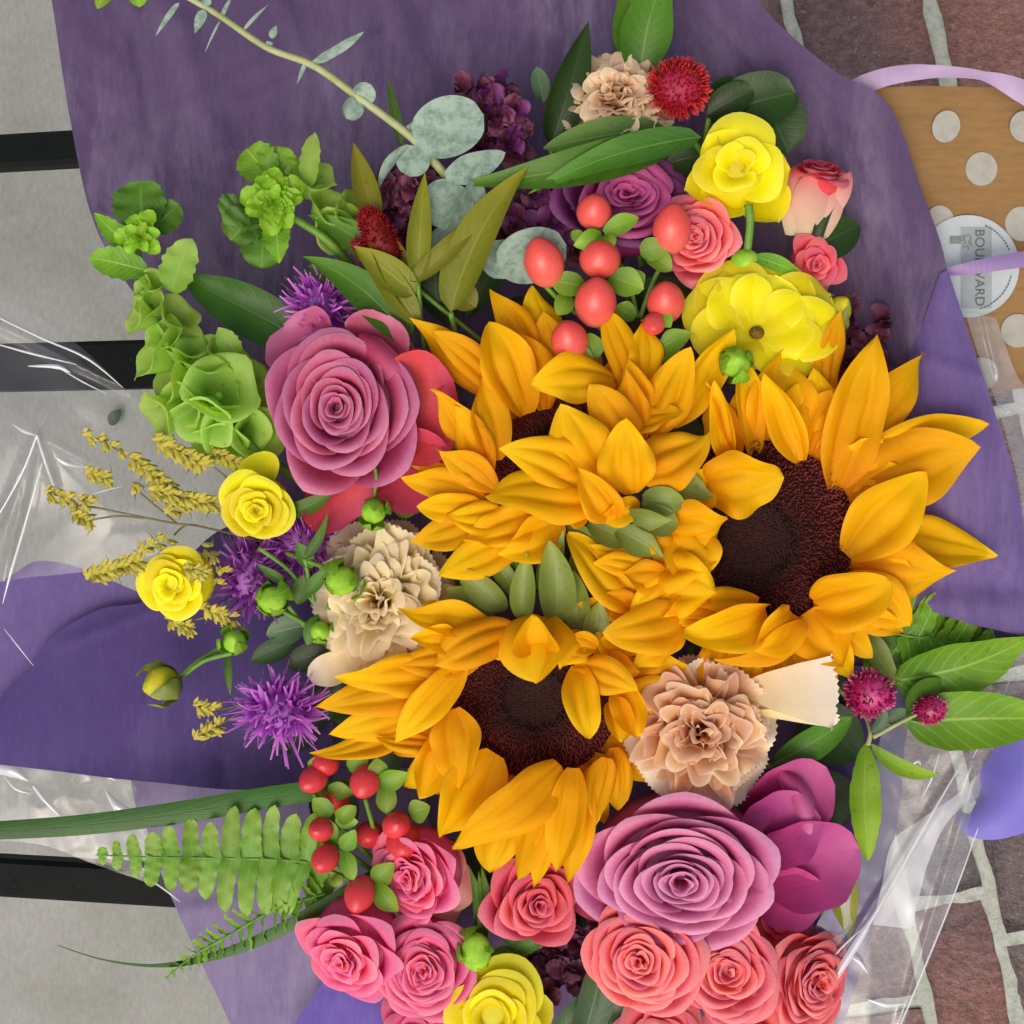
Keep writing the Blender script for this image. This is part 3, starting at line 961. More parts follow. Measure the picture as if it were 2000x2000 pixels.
# ------------------------------------------------------------------ wrapping
one('tissue_paper', 'large dusky purple tissue sheet spread behind the flowers, reaching the top edge', 'tissue paper', sheet([
    [(88, -60, -150), (400, -60, -215), (800, -60, -235), (1150, -60, -190), (1452, -60, -40)],
    [(104, 20, -150), (430, 40, -215), (800, 40, -230), (1200, 40, -170), (1500, 25, -30)],
    [(120, 130, -150), (430, 140, -220), (820, 140, -225), (1300, 120, -150), (1625, 135, -25)],
    [(140, 250, -155), (450, 260, -220), (850, 260, -225), (1380, 260, -150), (1736, 205, -15)],
    [(175, 410, -160), (480, 410, -215), (850, 420, -225), (1450, 420, -170), (1803, 380, -10)],
    [(225, 520, -165), (500, 540, -215), (850, 560, -235), (1500, 560, -185), (1842, 490, -5)],
    [(300, 620, -170), (520, 640, -215), (850, 700, -235), (1560, 700, -150), (1862, 600, 0)],
    [(380, 720, -190), (550, 760, -215), (900, 800, -235), (1640, 820, -130), (1910, 740, 5)],
    [(450, 830, -200), (600, 860, -225), (900, 900, -235), (1660, 920, -110), (1958, 880, 5)],
    [(500, 960, -210), (700, 980, -225), (1000, 1000, -235), (1680, 1040, -110), (1994, 1020, 5)],
    [(520, 1080, -210), (750, 1100, -225), (1050, 1120, -235), (1690, 1150, -110), (2020, 1240, 0)],
    [(540, 1180, -210), (800, 1200, -225), (1100, 1230, -235), (1690, 1225, -110), (1960, 1265, -10)],
    [(620, 1420, -215), (850, 1420, -225), (1150, 1420, -225), (1450, 1420, -170), (1640, 1420, -120)],
    [(690, 1700, -215), (880, 1700, -222), (1150, 1700, -220), (1420, 1700, -170), (1580, 1700, -140)],
    [(760, 2060, -215), (900, 2060, -220), (1150, 2060, -215), (1400, 2060, -170), (1520, 2060, -150)],
], nu=150, nv=130, crease=7, cscale=11, wave=16, wscale=5, seed=1,
    folds=[(180, 300, 520, 120, 7, 14), (260, 60, 330, 420, -7, 16), (480, 200, 760, 60, 7, 14), (620, 60, 700, 330, 8, 16), (900, 20, 980, 240, -7, 16), (1180, -20, 1210, 140, 8, 14), (420, 300, 700, 240, 6, 14), (1380, 20, 1560, 220, 7, 16), (1600, 180, 1740, 480, -8, 16), (1480, 120, 1640, 420, 7, 16), (200, 420, 420, 560, 6, 14), (340, 20, 440, 330, 14, 40), (760, -20, 860, 220, 16, 36), (1050, -20, 1120, 180, 14, 40), (540, -20, 600, 120, 10, 25),
           (1775, 560, 1820, 1160, 26, 60), (1560, 300, 1700, 700, -16, 60), (1650, 250, 1790, 640, 10, 40), (1830, 700, 1990, 1180, 12, 30)]), 'tissue_dusk')
one('tissue_paper', 'purple tissue facet in a painted lit tone beside the right sunflower', 'tissue paper', sheet([
    [(1836, 534, 4), (1842, 531, 8), (1848, 529, 10), (1853, 532, 10)],
    [(1792, 660, -14), (1824, 655, 6), (1860, 650, 16), (1893, 655, 12)],
    [(1740, 800, -40), (1810, 800, 4), (1880, 790, 18), (1935, 780, 14)],
    [(1710, 950, -50), (1800, 950, 0), (1900, 940, 20), (1985, 945, 14)],
    [(1690, 1090, -60), (1800, 1090, -5), (1900, 1090, 16), (2012, 1110, 14)],
    [(1700, 1180, -60), (1800, 1190, -10), (1900, 1220, 10), (2030, 1248, 10)],
], nu=60, nv=40, crease=3, cscale=20, wave=10, wscale=8, seed=4, folds=[(1800, 700, 1990, 760, 8, 25), (1720, 1130, 2000, 1150, -14, 40)]), 'tissue_lit')
one('tissue_paper', 'pale outer layer of purple tissue at the left edge under the yellow bud', 'tissue paper', sheet([
    [(-40, 1160, -150), (20, 1125, -150), (75, 1096, -150), (160, 1110, -155), (280, 1160, -165), (400, 1200, -180)],
    [(-40, 1260, -150), (20, 1255, -152), (90, 1250, -155), (180, 1260, -160), (280, 1290, -170), (420, 1300, -185)],
    [(-40, 1420, -165), (20, 1420, -165), (90, 1420, -168), (180, 1430, -170), (280, 1440, -178), (430, 1440, -190)],
], nu=40, nv=50, crease=3, cscale=16, wave=6, seed=6), 'tissue_lit')  # lighter tone paints light coming through the single layer
one('tissue_paper', 'smooth deep purple tissue flap jutting left below the yellow buds', 'tissue paper', sheet([
    [(-40, 1400, -105), (40, 1325, -112), (100, 1245, -120), (195, 1190, -128), (300, 1165, -135), (430, 1035, -150), (620, 1000, -170)],
    [(-40, 1440, -95), (60, 1380, -100), (130, 1320, -105), (230, 1280, -115), (340, 1270, -128), (470, 1240, -150), (640, 1240, -175)],
    [(-40, 1470, -95), (80, 1450, -95), (170, 1420, -100), (270, 1400, -108), (380, 1400, -125), (490, 1400, -150), (650, 1400, -175)],
    [(-40, 1489, -100), (100, 1505, -100), (210, 1519, -103), (320, 1530, -110), (430, 1541, -122), (520, 1542, -150), (650, 1540, -175)],
], nu=50, nv=70, crease=1.5, cscale=12, wave=8, wscale=5, seed=9, folds=[(435, 1480, 440, 1545, -9, 22), (120, 1260, 330, 1180, 5, 20)]), 'tissue_violet')
one('tissue_paper', 'purple tissue corner painted pale as if lit through below the fern frond', 'tissue paper', sheet([
    [(252, 1500, -215), (450, 1500, -215), (620, 1500, -215), (820, 1500, -220)],
    [(272, 1600, -212), (450, 1610, -205), (640, 1610, -205), (840, 1610, -215)],
    [(330, 1742, -208), (500, 1740, -195), (680, 1740, -195), (860, 1740, -210)],
    [(388, 1870, -200), (540, 1870, -185), (700, 1870, -185), (880, 1870, -205)],
    [(470, 2040, -190), (600, 2040, -180), (760, 2040, -180), (900, 2040, -200)],
], nu=60, nv=50, crease=3, cscale=16, wave=9, wscale=6, seed=12, folds=[(300, 1800, 640, 1700, 8, 25)]), 'tissue_lit_through')
one('tissue_paper', 'blue violet folded tissue point under the pink spray roses', 'tissue paper', sheet([
    [(655, 1885, -110), (700, 1905, -90), (760, 1925, -85), (830, 1950, -90)],
    [(610, 1950, -120), (690, 1960, -80), (780, 1970, -70), (880, 1980, -85)],
    [(545, 2045, -125), (680, 2045, -80), (800, 2045, -70), (930, 2045, -85)],
], nu=30, nv=30, crease=2, cscale=20, seed=15), 'tissue_blue')
one('tissue_paper', 'dark purple tissue strip behind the magenta rose at right', 'tissue paper', sheet([
    [(1560, 1300, -150), (1640, 1300, -120), (1710, 1300, -90), (1800, 1290, -60)],
    [(1540, 1450, -160), (1620, 1450, -130), (1690, 1450, -100), (1768, 1450, -70)],
    [(1520, 1560, -165), (1610, 1560, -135), (1680, 1560, -105), (1760, 1555, -72)],
    [(1500, 1700, -165), (1590, 1700, -140), (1660, 1700, -110), (1735, 1700, -80)],
    [(1480, 1850, -165), (1560, 1850, -140), (1620, 1850, -110), (1695, 1850, -85)],
    [(1440, 2050, -165), (1500, 2050, -140), (1560, 2050, -110), (1632, 2050, -85)],
], nu=70, nv=30, crease=4, cscale=16, wave=10, seed=18), 'tissue_violet')
one('tissue_paper', 'blue violet pleated tissue tuft between the large rose and coral spray roses', 'tissue paper', sheet([
    [(1520, 1800, -60), (1550, 1765, -30), (1580, 1752, -55), (1620, 1760, -30), (1650, 1790, -60)],
    [(1530, 1830, -60), (1560, 1820, -25), (1590, 1820, -60), (1625, 1830, -25), (1650, 1850, -60)],
    [(1550, 1900, -80), (1575, 1900, -50), (1600, 1900, -75), (1625, 1900, -50), (1645, 1910, -80)],
], nu=26, nv=30, crease=2, cscale=30, seed=21), 'tissue_blue')
one('tissue_paper', 'small violet tissue fold at the bottom edge beside the grey green leaves', 'tissue paper', sheet([
    [(1150, 2000, -110), (1180, 1965, -100), (1215, 1940, -95), (1250, 1960, -110)],
    [(1140, 2050, -110), (1180, 2050, -90), (1220, 2050, -90), (1270, 2050, -110)],
], nu=20, nv=20, crease=2, cscale=30, seed=23), 'tissue_blue')

# kraft wrapper with dots, sticker and ribbons
kraft_rows = [[(1690, 172, -80), (1740, 170, -72), (1820, 168, -66), (1940, 172, -64), (2090, 190, -66)],
              [(1740, 300, -74), (1775, 300, -64), (1830, 300, -58), (1950, 300, -56), (2090, 300, -58)],
              [(1800, 480, -74), (1822, 480, -64), (1850, 480, -58), (1960, 480, -56), (2090, 480, -58)],
              [(1840, 620, -74), (1855, 620, -66), (1880, 620, -60), (1970, 620, -57), (2090, 620, -58)],
              [(1890, 790, -80), (1900, 780, -72), (1920, 770, -66), (1980, 760, -62), (2090, 750, -62)]]
kraft = one('kraft_wrapper', 'brown kraft paper wrapper with white polka dots at the upper right', 'wrapper', sheet(kraft_rows, nu=40, nv=40, crease=.6, cscale=14, seed=31), 'kraft')
def flat_disc(cx, cy, rx, ry, rot, z, n=28):
    vs = [V(cx, cy, z)]
    for k in range(n):
        a = 6.28318 * k / n
        dx, dy = rx * math.cos(a), ry * math.sin(a)
        vs.append(V(cx + dx * math.cos(rot) - dy * math.sin(rot), cy + dx * math.sin(rot) + dy * math.cos(rot), z))
    return vs, [(0, 1 + (k + 1) % n, 1 + k) for k in range(n)], [(.5, .5)] * (n + 1)
for cx, cy, rx, ry, rot in ((1848, 247, 27, 32, .35), (1917, 330, 31, 33, .1), (2002, 247, 30, 31, 0), (1836, 434, 28, 33, 0), (1996, 437, 33, 34, 0),
                            (1988, 646, 33, 33, 0), (2040, 530, 33, 33, 0), (2070, 350, 32, 33, 0), (1918, 730, 32, 32, 0), (2060, 720, 32, 32, 0)):
    sub(kraft, 'dot', flat_disc(cx, cy, rx, ry, rot, -54.0), 'dot_white')
stick = one('round_sticker', 'round white shop sticker with grey square tree logo on the kraft paper', 'sticker', flat_disc(1891, 520, 100, 100, 0, -51.0, 48), 'label_white')
def quad(x0, y0, x1, y1, z):
    return [V(x0, y0, z), V(x1, y0, z), V(x1, y1, z), V(x0, y1, z)], [(3, 2, 1, 0)], [(0, 0)] * 4
sub(stick, 'logo_panel', quad(1877, 444, 1937, 602, -49.6), 'label_grey')
sub(stick, 'logo_bar', quad(1855, 461, 1877, 476, -49.6), 'ink_green')
rt = random.Random(8)
bl = []
for k in range(26):
    a, q = rt.random() * 6.28, rt.random() ** .5
    bl.append(flat_disc(1889 + 11 * q * math.cos(a), 470 + 17 * q * math.sin(a), rt.uniform(1.6, 3.2), rt.uniform(1.5, 3), 0, -48.6 + k * .02, 8))
bl.append(flat_disc(1881, 469, 6, 2, 0, -48.0, 8))
sub(stick, 'tree_mark', join(bl), 'ink_green', kind='stuff')
def lettering(parent, text, cx, cy, size_px, z, rot, mat, stretch=1.0):
    cu = bpy.data.curves.new('lettering', 'FONT')
    cu.body = text
    cu.size = size_px * S * 1.35
    cu.align_x, cu.align_y = 'CENTER', 'CENTER'
    tmp = bpy.data.objects.new('tmp', cu)
    COL.objects.link(tmp)
    dg = bpy.context.evaluated_depsgraph_get()
    me = bpy.data.meshes.new_from_object(tmp.evaluated_get(dg))
    bpy.data.objects.remove(tmp)
    me.materials.clear(); me.materials.append(MATS[mat])
    ob = bpy.data.objects.new('lettering', me)
    ob.parent = parent
    M = Matrix.Translation(V(cx, cy, z) - parent.location) @ WR.to_4x4() @ Matrix.Rotation(rot, 4, 'Z') @ Matrix.Diagonal((stretch, 1, 1, 1))
    ob.matrix_local = M
    COL.objects.link(ob)
lettering(stick, 'BOULEVARD', 1913, 523, 20, -48.4, -math.pi / 2, 'ink_dark', 1.0)
ar = []
for k in range(11):
    a = -1.15 + k * .075
    ar.append(flat_disc(1891 + 86 * math.cos(a), 520 + 86 * math.sin(a), 1.6, 2.6, a, -48.9, 6))
for k in range(13):
    a = .25 + k * .085
    ar.append(flat_disc(1891 + 86 * math.cos(a), 520 + 86 * math.sin(a), 1.4, 3.4, a, -48.9, 6))
sub(stick, 'rim_lettering', join(ar), 'ink_dark', kind='stuff')

def band(pts, widths, roll=None, n=8, nv=5, cup=.0):
    """ribbon through (px,py,z); widths in px, roll tilts it about its length"""
    c = smooth_path([V(*p) for p in pts], n)
    m = len(c)
    vs, us = [], []
    for i, p in enumerate(c):
        t_ = i / (m - 1)
        k = t_ * (len(widths) - 1); a = min(int(k), len(widths) - 2); w = widths[a] + (widths[a + 1] - widths[a]) * (k - a)
        rl = 0
        if roll:
            rl = roll[a] + (roll[a + 1] - roll[a]) * (k - a)
        tg = (c[min(m - 1, i + 1)] - c[max(0, i - 1)]).normalized()
        nn = D(0, 0, 1); nn = (nn - tg * nn.dot(tg)).normalized()
        sd = Matrix.Rotation(rl, 3, tg) @ tg.cross(nn)
        n2 = sd.cross(tg)
        for j in range(nv):
            v = -1 + 2 * j / (nv - 1)
            vs.append(p + sd * (w * .5 * v * S) + n2 * (cup * w * (1 - v * v) * S)); us.append(((v + 1) / 2, t_))
    return vs, grid_faces(m, nv), us
one('curling_ribbon', 'pale lavender curling ribbon arching over the top of the kraft paper', 'ribbon', band(
    [(1640, 188, -90), (1690, 164, -52), (1750, 146, -20), (1830, 140, 16), (1920, 148, 14), (1990, 175, 6), (2060, 220, -5)], [30, 38, 34, 26, 20, 40, 44], [.3, .2, .2, .8, 1.0, .3, .1], cup=.06), 'ribbon_pale')
one('curling_ribbon', 'lilac ribbon crossing the round sticker', 'ribbon', band(
    [(1815, 545, -30), (1850, 532, -18), (1900, 523, -6), (1960, 512, 0), (2060, 498, 0)], [18, 18, 26, 30, 32], [.9, .7, .3, .1, .1], cup=.08), 'ribbon_lilac')
one('satin_ribbon', 'wide shiny violet ribbed ribbon loop at the right edge by the bricks', 'ribbon', band(
    [(1868, 1588, -62), (1900, 1606, -30), (1945, 1588, 0), (1985, 1545, 10), (2040, 1440, -5), (2085, 1330, -40)], [8, 60, 105, 150, 150, 120], [-.3, -.8, -.7, -.3, .3, .7], n=14, nv=13, cup=.3), 'ribbon_violet')
one('paper_strip', 'whitish translucent paper strip bent under the cellophane at right', 'paper strip', sheet([
    [(2010, 1400, -60), (2020, 1420, -60), (2030, 1445, -62)],
    [(1950, 1465, -58), (1975, 1480, -58), (1995, 1500, -62)],
    [(1880, 1543, -58), (1910, 1550, -54), (1948, 1532, -60)],
    [(1790, 1606, -62), (1820, 1605, -58), (1858, 1596, -62)],
    [(1742, 1646, -66), (1775, 1660, -62), (1815, 1680, -66)],
    [(1722, 1730, -68), (1758, 1735, -64), (1797, 1745, -68)],
    [(1704, 1806, -70), (1742, 1810, -66), (1780, 1815, -70)],
], nu=40, nv=14, crease=1, cscale=20, seed=40), 'film_strip')

# cellophane
cl = one('cellophane', 'clear crinkled cellophane at the left edge over the bench slat', 'cellophane', sheet([
    [(-60, 560, -120), (60, 610, -115), (160, 680, -120), (255, 770, -130)],
    [(-60, 700, -85), (60, 740, -100), (170, 780, -85), (270, 830, -125)],
    [(-60, 850, -95), (72, 850, -50), (190, 870, -95), (300, 900, -125)],
    [(-60, 1000, -85), (70, 1000, -105), (210, 990, -90), (360, 1000, -130)],
    [(-60, 1150, -100), (40, 1130, -95), (200, 1110, -125), (420, 1050, -140)],
], nu=70, nv=70, crease=4, cscale=12, wave=14, wscale=7, seed=50,
    folds=[(-40, 615, 250, 760, 22, 16), (72, 850, -20, 1060, 30, 12), (72, 850, 10, 1120, 26, 10), (72, 850, 110, 960, 22, 12), (72, 850, 30, 800, 22, 10), (72, 850, 170, 900, 18, 12)]), 'film')
def crease_glints(parent, lines, z=0, mat='film_glint'):  # white strips painting the highlights where the film is creased
    for pts, w in lines:
        sub(parent, 'crease', band(pts, w, cup=.35, n=5, nv=5), mat)
crease_glints(cl, [
    ([(-20, 612, -82), (80, 660, -80), (170, 700, -84), (240, 757, -100)], [3, 4, 5, 1]),
    ([(-20, 668, -80), (60, 690, -78), (150, 712, -80)], [2, 5, 1]),
    ([(72, 850, -28), (40, 930, -50), (-20, 1035, -70)], [5, 4, 2]),
    ([(82, 905, -60), (50, 1020, -78), (22, 1115, -85), (5, 1180, -95)], [2, 5, 6, 1]),
    ([(72, 850, -28), (90, 910, -60), (108, 960, -85)], [6, 4, 1]),
    ([(72, 850, -28), (82, 830, -50), (90, 812, -60)], [5, 3, 1]),
    ([(72, 850, -28), (48, 842, -50), (24, 828, -60)], [4, 9, 1]),
    ([(105, 890, -60), (130, 905, -65), (168, 912, -80)], [1, 11, 1]),
    ([(55, 715, -80), (110, 716, -76), (138, 728, -78)], [2, 10, 1]),
    ([(110, 715, -76), (160, 745, -80), (210, 770, -98)], [2, 3, 1]),
    ([(180, 965, -85), (215, 955, -85), (240, 950, -90)], [1, 4, 1]),
    ([(8, 1228, -90), (35, 1262, -92), (65, 1300, -95)], [1, 3, 1]),
])
cl2 = one('cellophane', 'clear cellophane scrap below the purple flap at the left edge', 'cellophane', sheet([
    [(-40, 1470, -170), (60, 1490, -160), (160, 1500, -160), (262, 1515, -180)],
    [(-40, 1560, -165), (60, 1570, -150), (160, 1580, -155), (280, 1600, -180)],
    [(-40, 1640, -175), (80, 1650, -165), (190, 1690, -170), (335, 1740, -185)],
], nu=40, nv=50, crease=7, cscale=24, seed=55), 'film')
crease_glints(cl2, [
    ([(-10, 1500, -150), (25, 1505, -142), (55, 1525, -140)], [22, 30, 2]),
    ([(8, 1516, -140), (30, 1540, -138), (58, 1550, -138)], [2, 7, 1]),
    ([(66, 1535, -138), (85, 1560, -138), (118, 1596, -140)], [8, 10, 2]),
    ([(196, 1514, -150), (215, 1518, -150), (228, 1526, -150)], [3, 8, 1]),
    ([(206, 1543, -150), (230, 1575, -148), (262, 1590, -152)], [2, 22, 16]),
    ([(285, 1630, -150), (292, 1660, -150), (290, 1668, -150)], [3, 6, 1]),
    ([(290, 1716, -150), (325, 1740, -150), (352, 1762, -150)], [2, 4, 1]),
])
cr = one('cellophane', 'clear glossy cellophane with a long crease painted bright at the lower right', 'cellophane', sheet([
    [(1770, 1290, -20), (1850, 1290, -30), (1930, 1280, -28), (2030, 1260, -20)],
    [(1720, 1440, -20), (1810, 1440, -28), (1900, 1430, -20), (1985, 1400, -22)],
    [(1690, 1600, -18), (1770, 1600, -25), (1850, 1600, -18), (1925, 1580, -22)],
    [(1620, 1760, -18), (1700, 1760, -22), (1790, 1760, -18), (1868, 1740, -22)],
    [(1540, 1900, -18), (1630, 1900, -22), (1720, 1900, -18), (1805, 1890, -22)],
    [(1470, 2060, -18), (1570, 2060, -22), (1660, 2060, -18), (1745, 2060, -22)],
], nu=80, nv=60, crease=5, cscale=20, wave=8, wscale=10, seed=60, folds=[(1865, 1510, 1560, 2000, 26, 12), (1910, 1500, 1760, 1990, 12, 14), (1960, 1330, 1850, 1560, 10, 12)]), 'film_right')
crease_glints(cr, [
    ([(1868, 1508, 8), (1800, 1625, 12), (1730, 1750, 14), (1690, 1815, 14)], [2, 6, 3, 10]),
    ([(1692, 1812, 14), (1650, 1880, 14), (1600, 1955, 12), (1535, 2040, 10)], [12, 16, 12, 2]),
    ([(1930, 1560, 0), (1870, 1730, 2), (1810, 1880, 2), (1755, 2010, 0)], [2, 3, 4, 3]),
    ([(1980, 1310, -5), (1940, 1400, -2), (1900, 1480, -5)], [2, 4, 1]),
    ([(1835, 1470, -5), (1820, 1520, -2), (1800, 1560, -5)], [1, 4, 1]),
    ([(1700, 1800, 10), (1650, 1845, 8), (1600, 1900, 4), (1560, 1960, 0)], [1, 4, 4, 1]),
    ([(1784, 1492, -5), (1794, 1486, -2), (1798, 1495, -5)], [3, 8, 1]),
    ([(1660, 1868, 2), (1680, 1880, 4), (1695, 1902, 2)], [1, 8, 1]),
    ([(1695, 1952, -4), (1730, 1962, -2), (1765, 1960, -6)], [2, 12, 3]),
])
cu_ = one('cellophane', 'narrow clear cellophane edge over the kraft paper beside the violet tissue', 'cellophane', sheet([
    [(1885, 610, -20), (1915, 615, -22), (1945, 620, -24)],
    [(1920, 720, -16), (1950, 730, -22), (1990, 740, -24)],
    [(1950, 800, -12), (1985, 800, -20), (2040, 790, -24)],
    [(1990, 950, -10), (2020, 950, -20), (2060, 930, -24)],
    [(2000, 1080, -10), (2040, 1080, -20), (2080, 1080, -24)],
], nu=40, nv=20, crease=4, cscale=24, seed=66, folds=[(1920, 610, 1950, 740, 10, 10)]), 'film_double')

# ------------------------------------------------------------------ sunflowers
def sunflower(label, disc, petals, sepals, ring=None, seed=0):
    cx, cy, cz, rad, axis = disc
    P = V(cx, cy, cz)
    R = frame_of(axis)
    th = Thing('sunflower', label, 'sunflower', P, 'sunflowers in the middle of the bouquet')
    r = random.Random(seed)
    dome = [(rad * q, (1 - q * q) * rad * .10 - (math.exp(-(q / .34) ** 2)) * rad * .10) for q in (1.02, .98, .9, .8, .65, .5, .35, .2, .08, .001)]
    back = [(rad * .12, -rad * .5), (rad * .5, -rad * .42), (rad * .95, -rad * .18)]
    dk = th.part('disc', lathe(P, R, back + dome, 40), 'disc_base')
    gs = []
    NF = 2600
    for i in range(NF):
        q = math.sqrt((i + .5) / NF)
        a = i * 2.399963
        h0 = (1 - q * q) * rad * .10 - math.exp(-(q / .34) ** 2) * rad * .10
        ln = (rad * .028 if q < .36 else rad * (.05 + .05 * r.random())) * r.uniform(.7, 1.3)
        out = Vector((math.cos(a), math.sin(a), 0))
        lean = (-.35 if q < .45 else .15) + r.uniform(-.4, .4)
        b = out * (q * rad) + Vector((0, 0, h0 - 1))
        tip = b + Vector((0, 0, ln)) + out * ln * lean + Vector((-out.y, out.x, 0)) * ln * r.uniform(-.4, .4)
        w = rad * .0115
        vs = [b + out * w, b + Vector((-out.y, out.x, 0)) * w, b - out * w, b + Vector((out.y, -out.x, 0)) * w,
              tip + out * w * .45, tip + Vector((-out.y, out.x, 0)) * w * .45, tip - out * w * .45, tip + Vector((out.y, -out.x, 0)) * w * .45]
        gs.append(([P + R @ (v * S) for v in vs], [(0, 1, 5, 4), (1, 2, 6, 5), (2, 3, 7, 6), (3, 0, 4, 7), (4, 5, 6, 7)],
                   [(q, 0)] * 4 + [(q, r.random())] * 4))
    th.part('florets', join(gs), 'disc_floret', parent=dk, kind='stuff')
    if ring:                                   # short under-row of rays closing the gaps
        n, ln, wd, lift, skip = ring
        for i in range(n):
            a = 6.28318 * (i + r.uniform(-.25, .25)) / n
            if any(s0 <= math.degrees(a) % 360 <= s1 for s0, s1 in skip):
                continue
            o = Vector((math.cos(a), math.sin(a), 0))
            p0 = P + R @ ((o * rad * .95 + Vector((0, 0, -rad * .08))) * S)
            p1 = P + R @ ((o * (rad + ln * r.uniform(.75, 1.1)) + Vector((0, 0, lift * r.uniform(.4, 1.2)))) * S)
            th.part('petal', blade(p0, p1, wd * r.uniform(.8, 1.15) * S, 'sun', arch=r.uniform(.0, .08), cup=r.uniform(-.1, .3), roll=r.uniform(-.4, .4), twist=r.uniform(-.5, .5), ruf=.06, noisek=.04, nv=19, nu=18,
                                   groove=.2, N=R @ Vector((0, 0, 1)), seed=seed * 100 + i), 'sun_petal')
    for i, q in enumerate(petals):
        x0, y0, x1, y1, w, z0, z1 = q[:7]
        kw = dict(arch=r.uniform(.0, .06), cup=r.uniform(-.12, .3), roll=r.uniform(-.25, .25), groove=r.uniform(.14, .30), twist=r.uniform(-.7, .7),
                  ruf=r.uniform(.03, .10), rufn=r.uniform(.8, 2.2), bend=r.uniform(-.06, .06), curl=r.uniform(-.12, .16), nu=22, nv=19, noisek=.04)
        if len(q) > 7:
            kw.update(q[7])
        th.part('petal', blade(V(x0, y0, z0), V(x1, y1, z1), w * 1.1 * S, r.choice(('sun', 'sun', 'ray')), seed=seed * 50 + i, **kw), 'sun_petal')
    for i, q in enumerate(sepals):
        x0, y0, x1, y1, w, z0, z1 = q[:7]
        kw = dict(arch=.12, cup=.35, roll=r.uniform(-.4, .4), groove=.0, curl=.2, nu=16, nv=9, twist=r.uniform(-.4, .4))
        if len(q) > 7:
            kw.update(q[7])
        th.part('sepal', blade(V(x0, y0, z0), V(x1, y1, z1), w * S, 'leaf' if len(q) < 9 else q[8], seed=seed * 70 + i, **kw), 'leaf_sepal')
    stem_to(th, P - R @ Vector((0, 0, rad * .45 * S)), R, 130, 16)
    return th

A_PET = [  # x0,y0,x1,y1,w,z0,z1
    (1045, 700, 950, 566, 62, 10, 0), (1085, 690, 1035, 560, 70, 0, -15), (1085, 730, 1062, 610, 85, 15, 10),
    (965, 770, 815, 612, 72, 25, 25), (985, 770, 850, 650, 62, 38, 40, dict(curl=.1)),
    (1025, 810, 955, 625, 108, 40, 52, dict(roll=.25, cup=.5)), (1065, 800, 1010, 650, 80, 28, 38),
    (950, 915, 856, 752, 74, 52, 68, dict(roll=-.3)), (965, 900, 925, 745, 88, 48, 58, dict(roll=.3, cup=.5)), (955, 930, 895, 790, 60, 60, 76),
    (968, 955, 852, 875, 62, 66, 84), (950, 965, 790, 900, 34, 50, 60), (945, 975, 782, 940, 62, 60, 74), (945, 990, 815, 985, 62, 66, 84),
    (960, 1000, 800, 1058, 74, 70, 86), (1035, 1040, 856, 1122, 74, 74, 90), (1060, 1005, 905, 1052, 82, 86, 108), (1095, 1020, 970, 1082, 88, 90, 112, dict(cup=.55)),
    (990, 1010, 870, 1010, 66, 72, 92),
    (1175, 975, 945, 962, 112, 110, 140, dict(arch=.12, roll=.25)), (1160, 950, 975, 875, 100, 104, 128, dict(arch=.12, roll=.2)),
    (1175, 945, 1095, 790, 108, 108, 138, dict(arch=.1)), (1245, 880, 1155, 750, 80, 100, 116, dict(arch=.1)), (1235, 965, 1225, 818, 100, 122, 160, dict(arch=.10, roll=-.15)),
    (1195, 1010, 1130, 920, 80, 124, 150, dict(arch=.2, cup=.6)), (1150, 1010, 1085, 985, 60, 112, 128, dict(cup=.7)), (1250, 990, 1165, 1010, 62, 118, 128, dict(cup=.6)),
    (1240, 775, 1176, 600, 62, 62, 58), (1245, 790, 1262, 622, 70, 70, 66, dict(roll=.3)), (1255, 860, 1228, 722, 66, 96, 108),
    (1270, 850, 1345, 678, 84, 92, 104, dict(roll=-.3)), (1310, 830, 1428, 640, 84, 70, 66, dict(roll=.35, cup=.6)), (1245, 925, 1388, 858, 102, 118, 138, dict(arch=.12)),
    (1200, 742, 1036, 752, 88, 62, 96, dict(roll=.3, arch=.1)), (1265, 800, 1225, 700, 55, 86, 96),
]
A_SEP = [(1255, 975, 1345, 985, 62, 118, 132, dict(arch=.12, curl=-.25), 'ray'), (1240, 1010, 1335, 1035, 66, 118, 124, dict(arch=.14, curl=-.3), 'ray'), (1300, 940, 1385, 975, 60, 92, 84, dict(arch=.1), 'ray'),
         (1205, 1035, 1292, 1082, 60, 98, 92, dict(arch=.1), 'ray'), (1150, 1020, 1240, 1068, 62, 92, 84, dict(arch=.1), 'ray'), (1320, 900, 1340, 965, 70, 88, 80, dict(), 'ray'), (1230, 1000, 1310, 1010, 50, 126, 150, dict(arch=.16, roll=.6), 'ray'),
         (1110, 1020, 1175, 1068, 46, 80, 70)]
sunflower('upper left sunflower, mostly covered by its own forward petals, green sepals showing behind', (1085, 880, 30, 128, (-.42, .46, .78)), A_PET, A_SEP, ring=(22, 125, 66, 10, [(230, 360)]), seed=11)

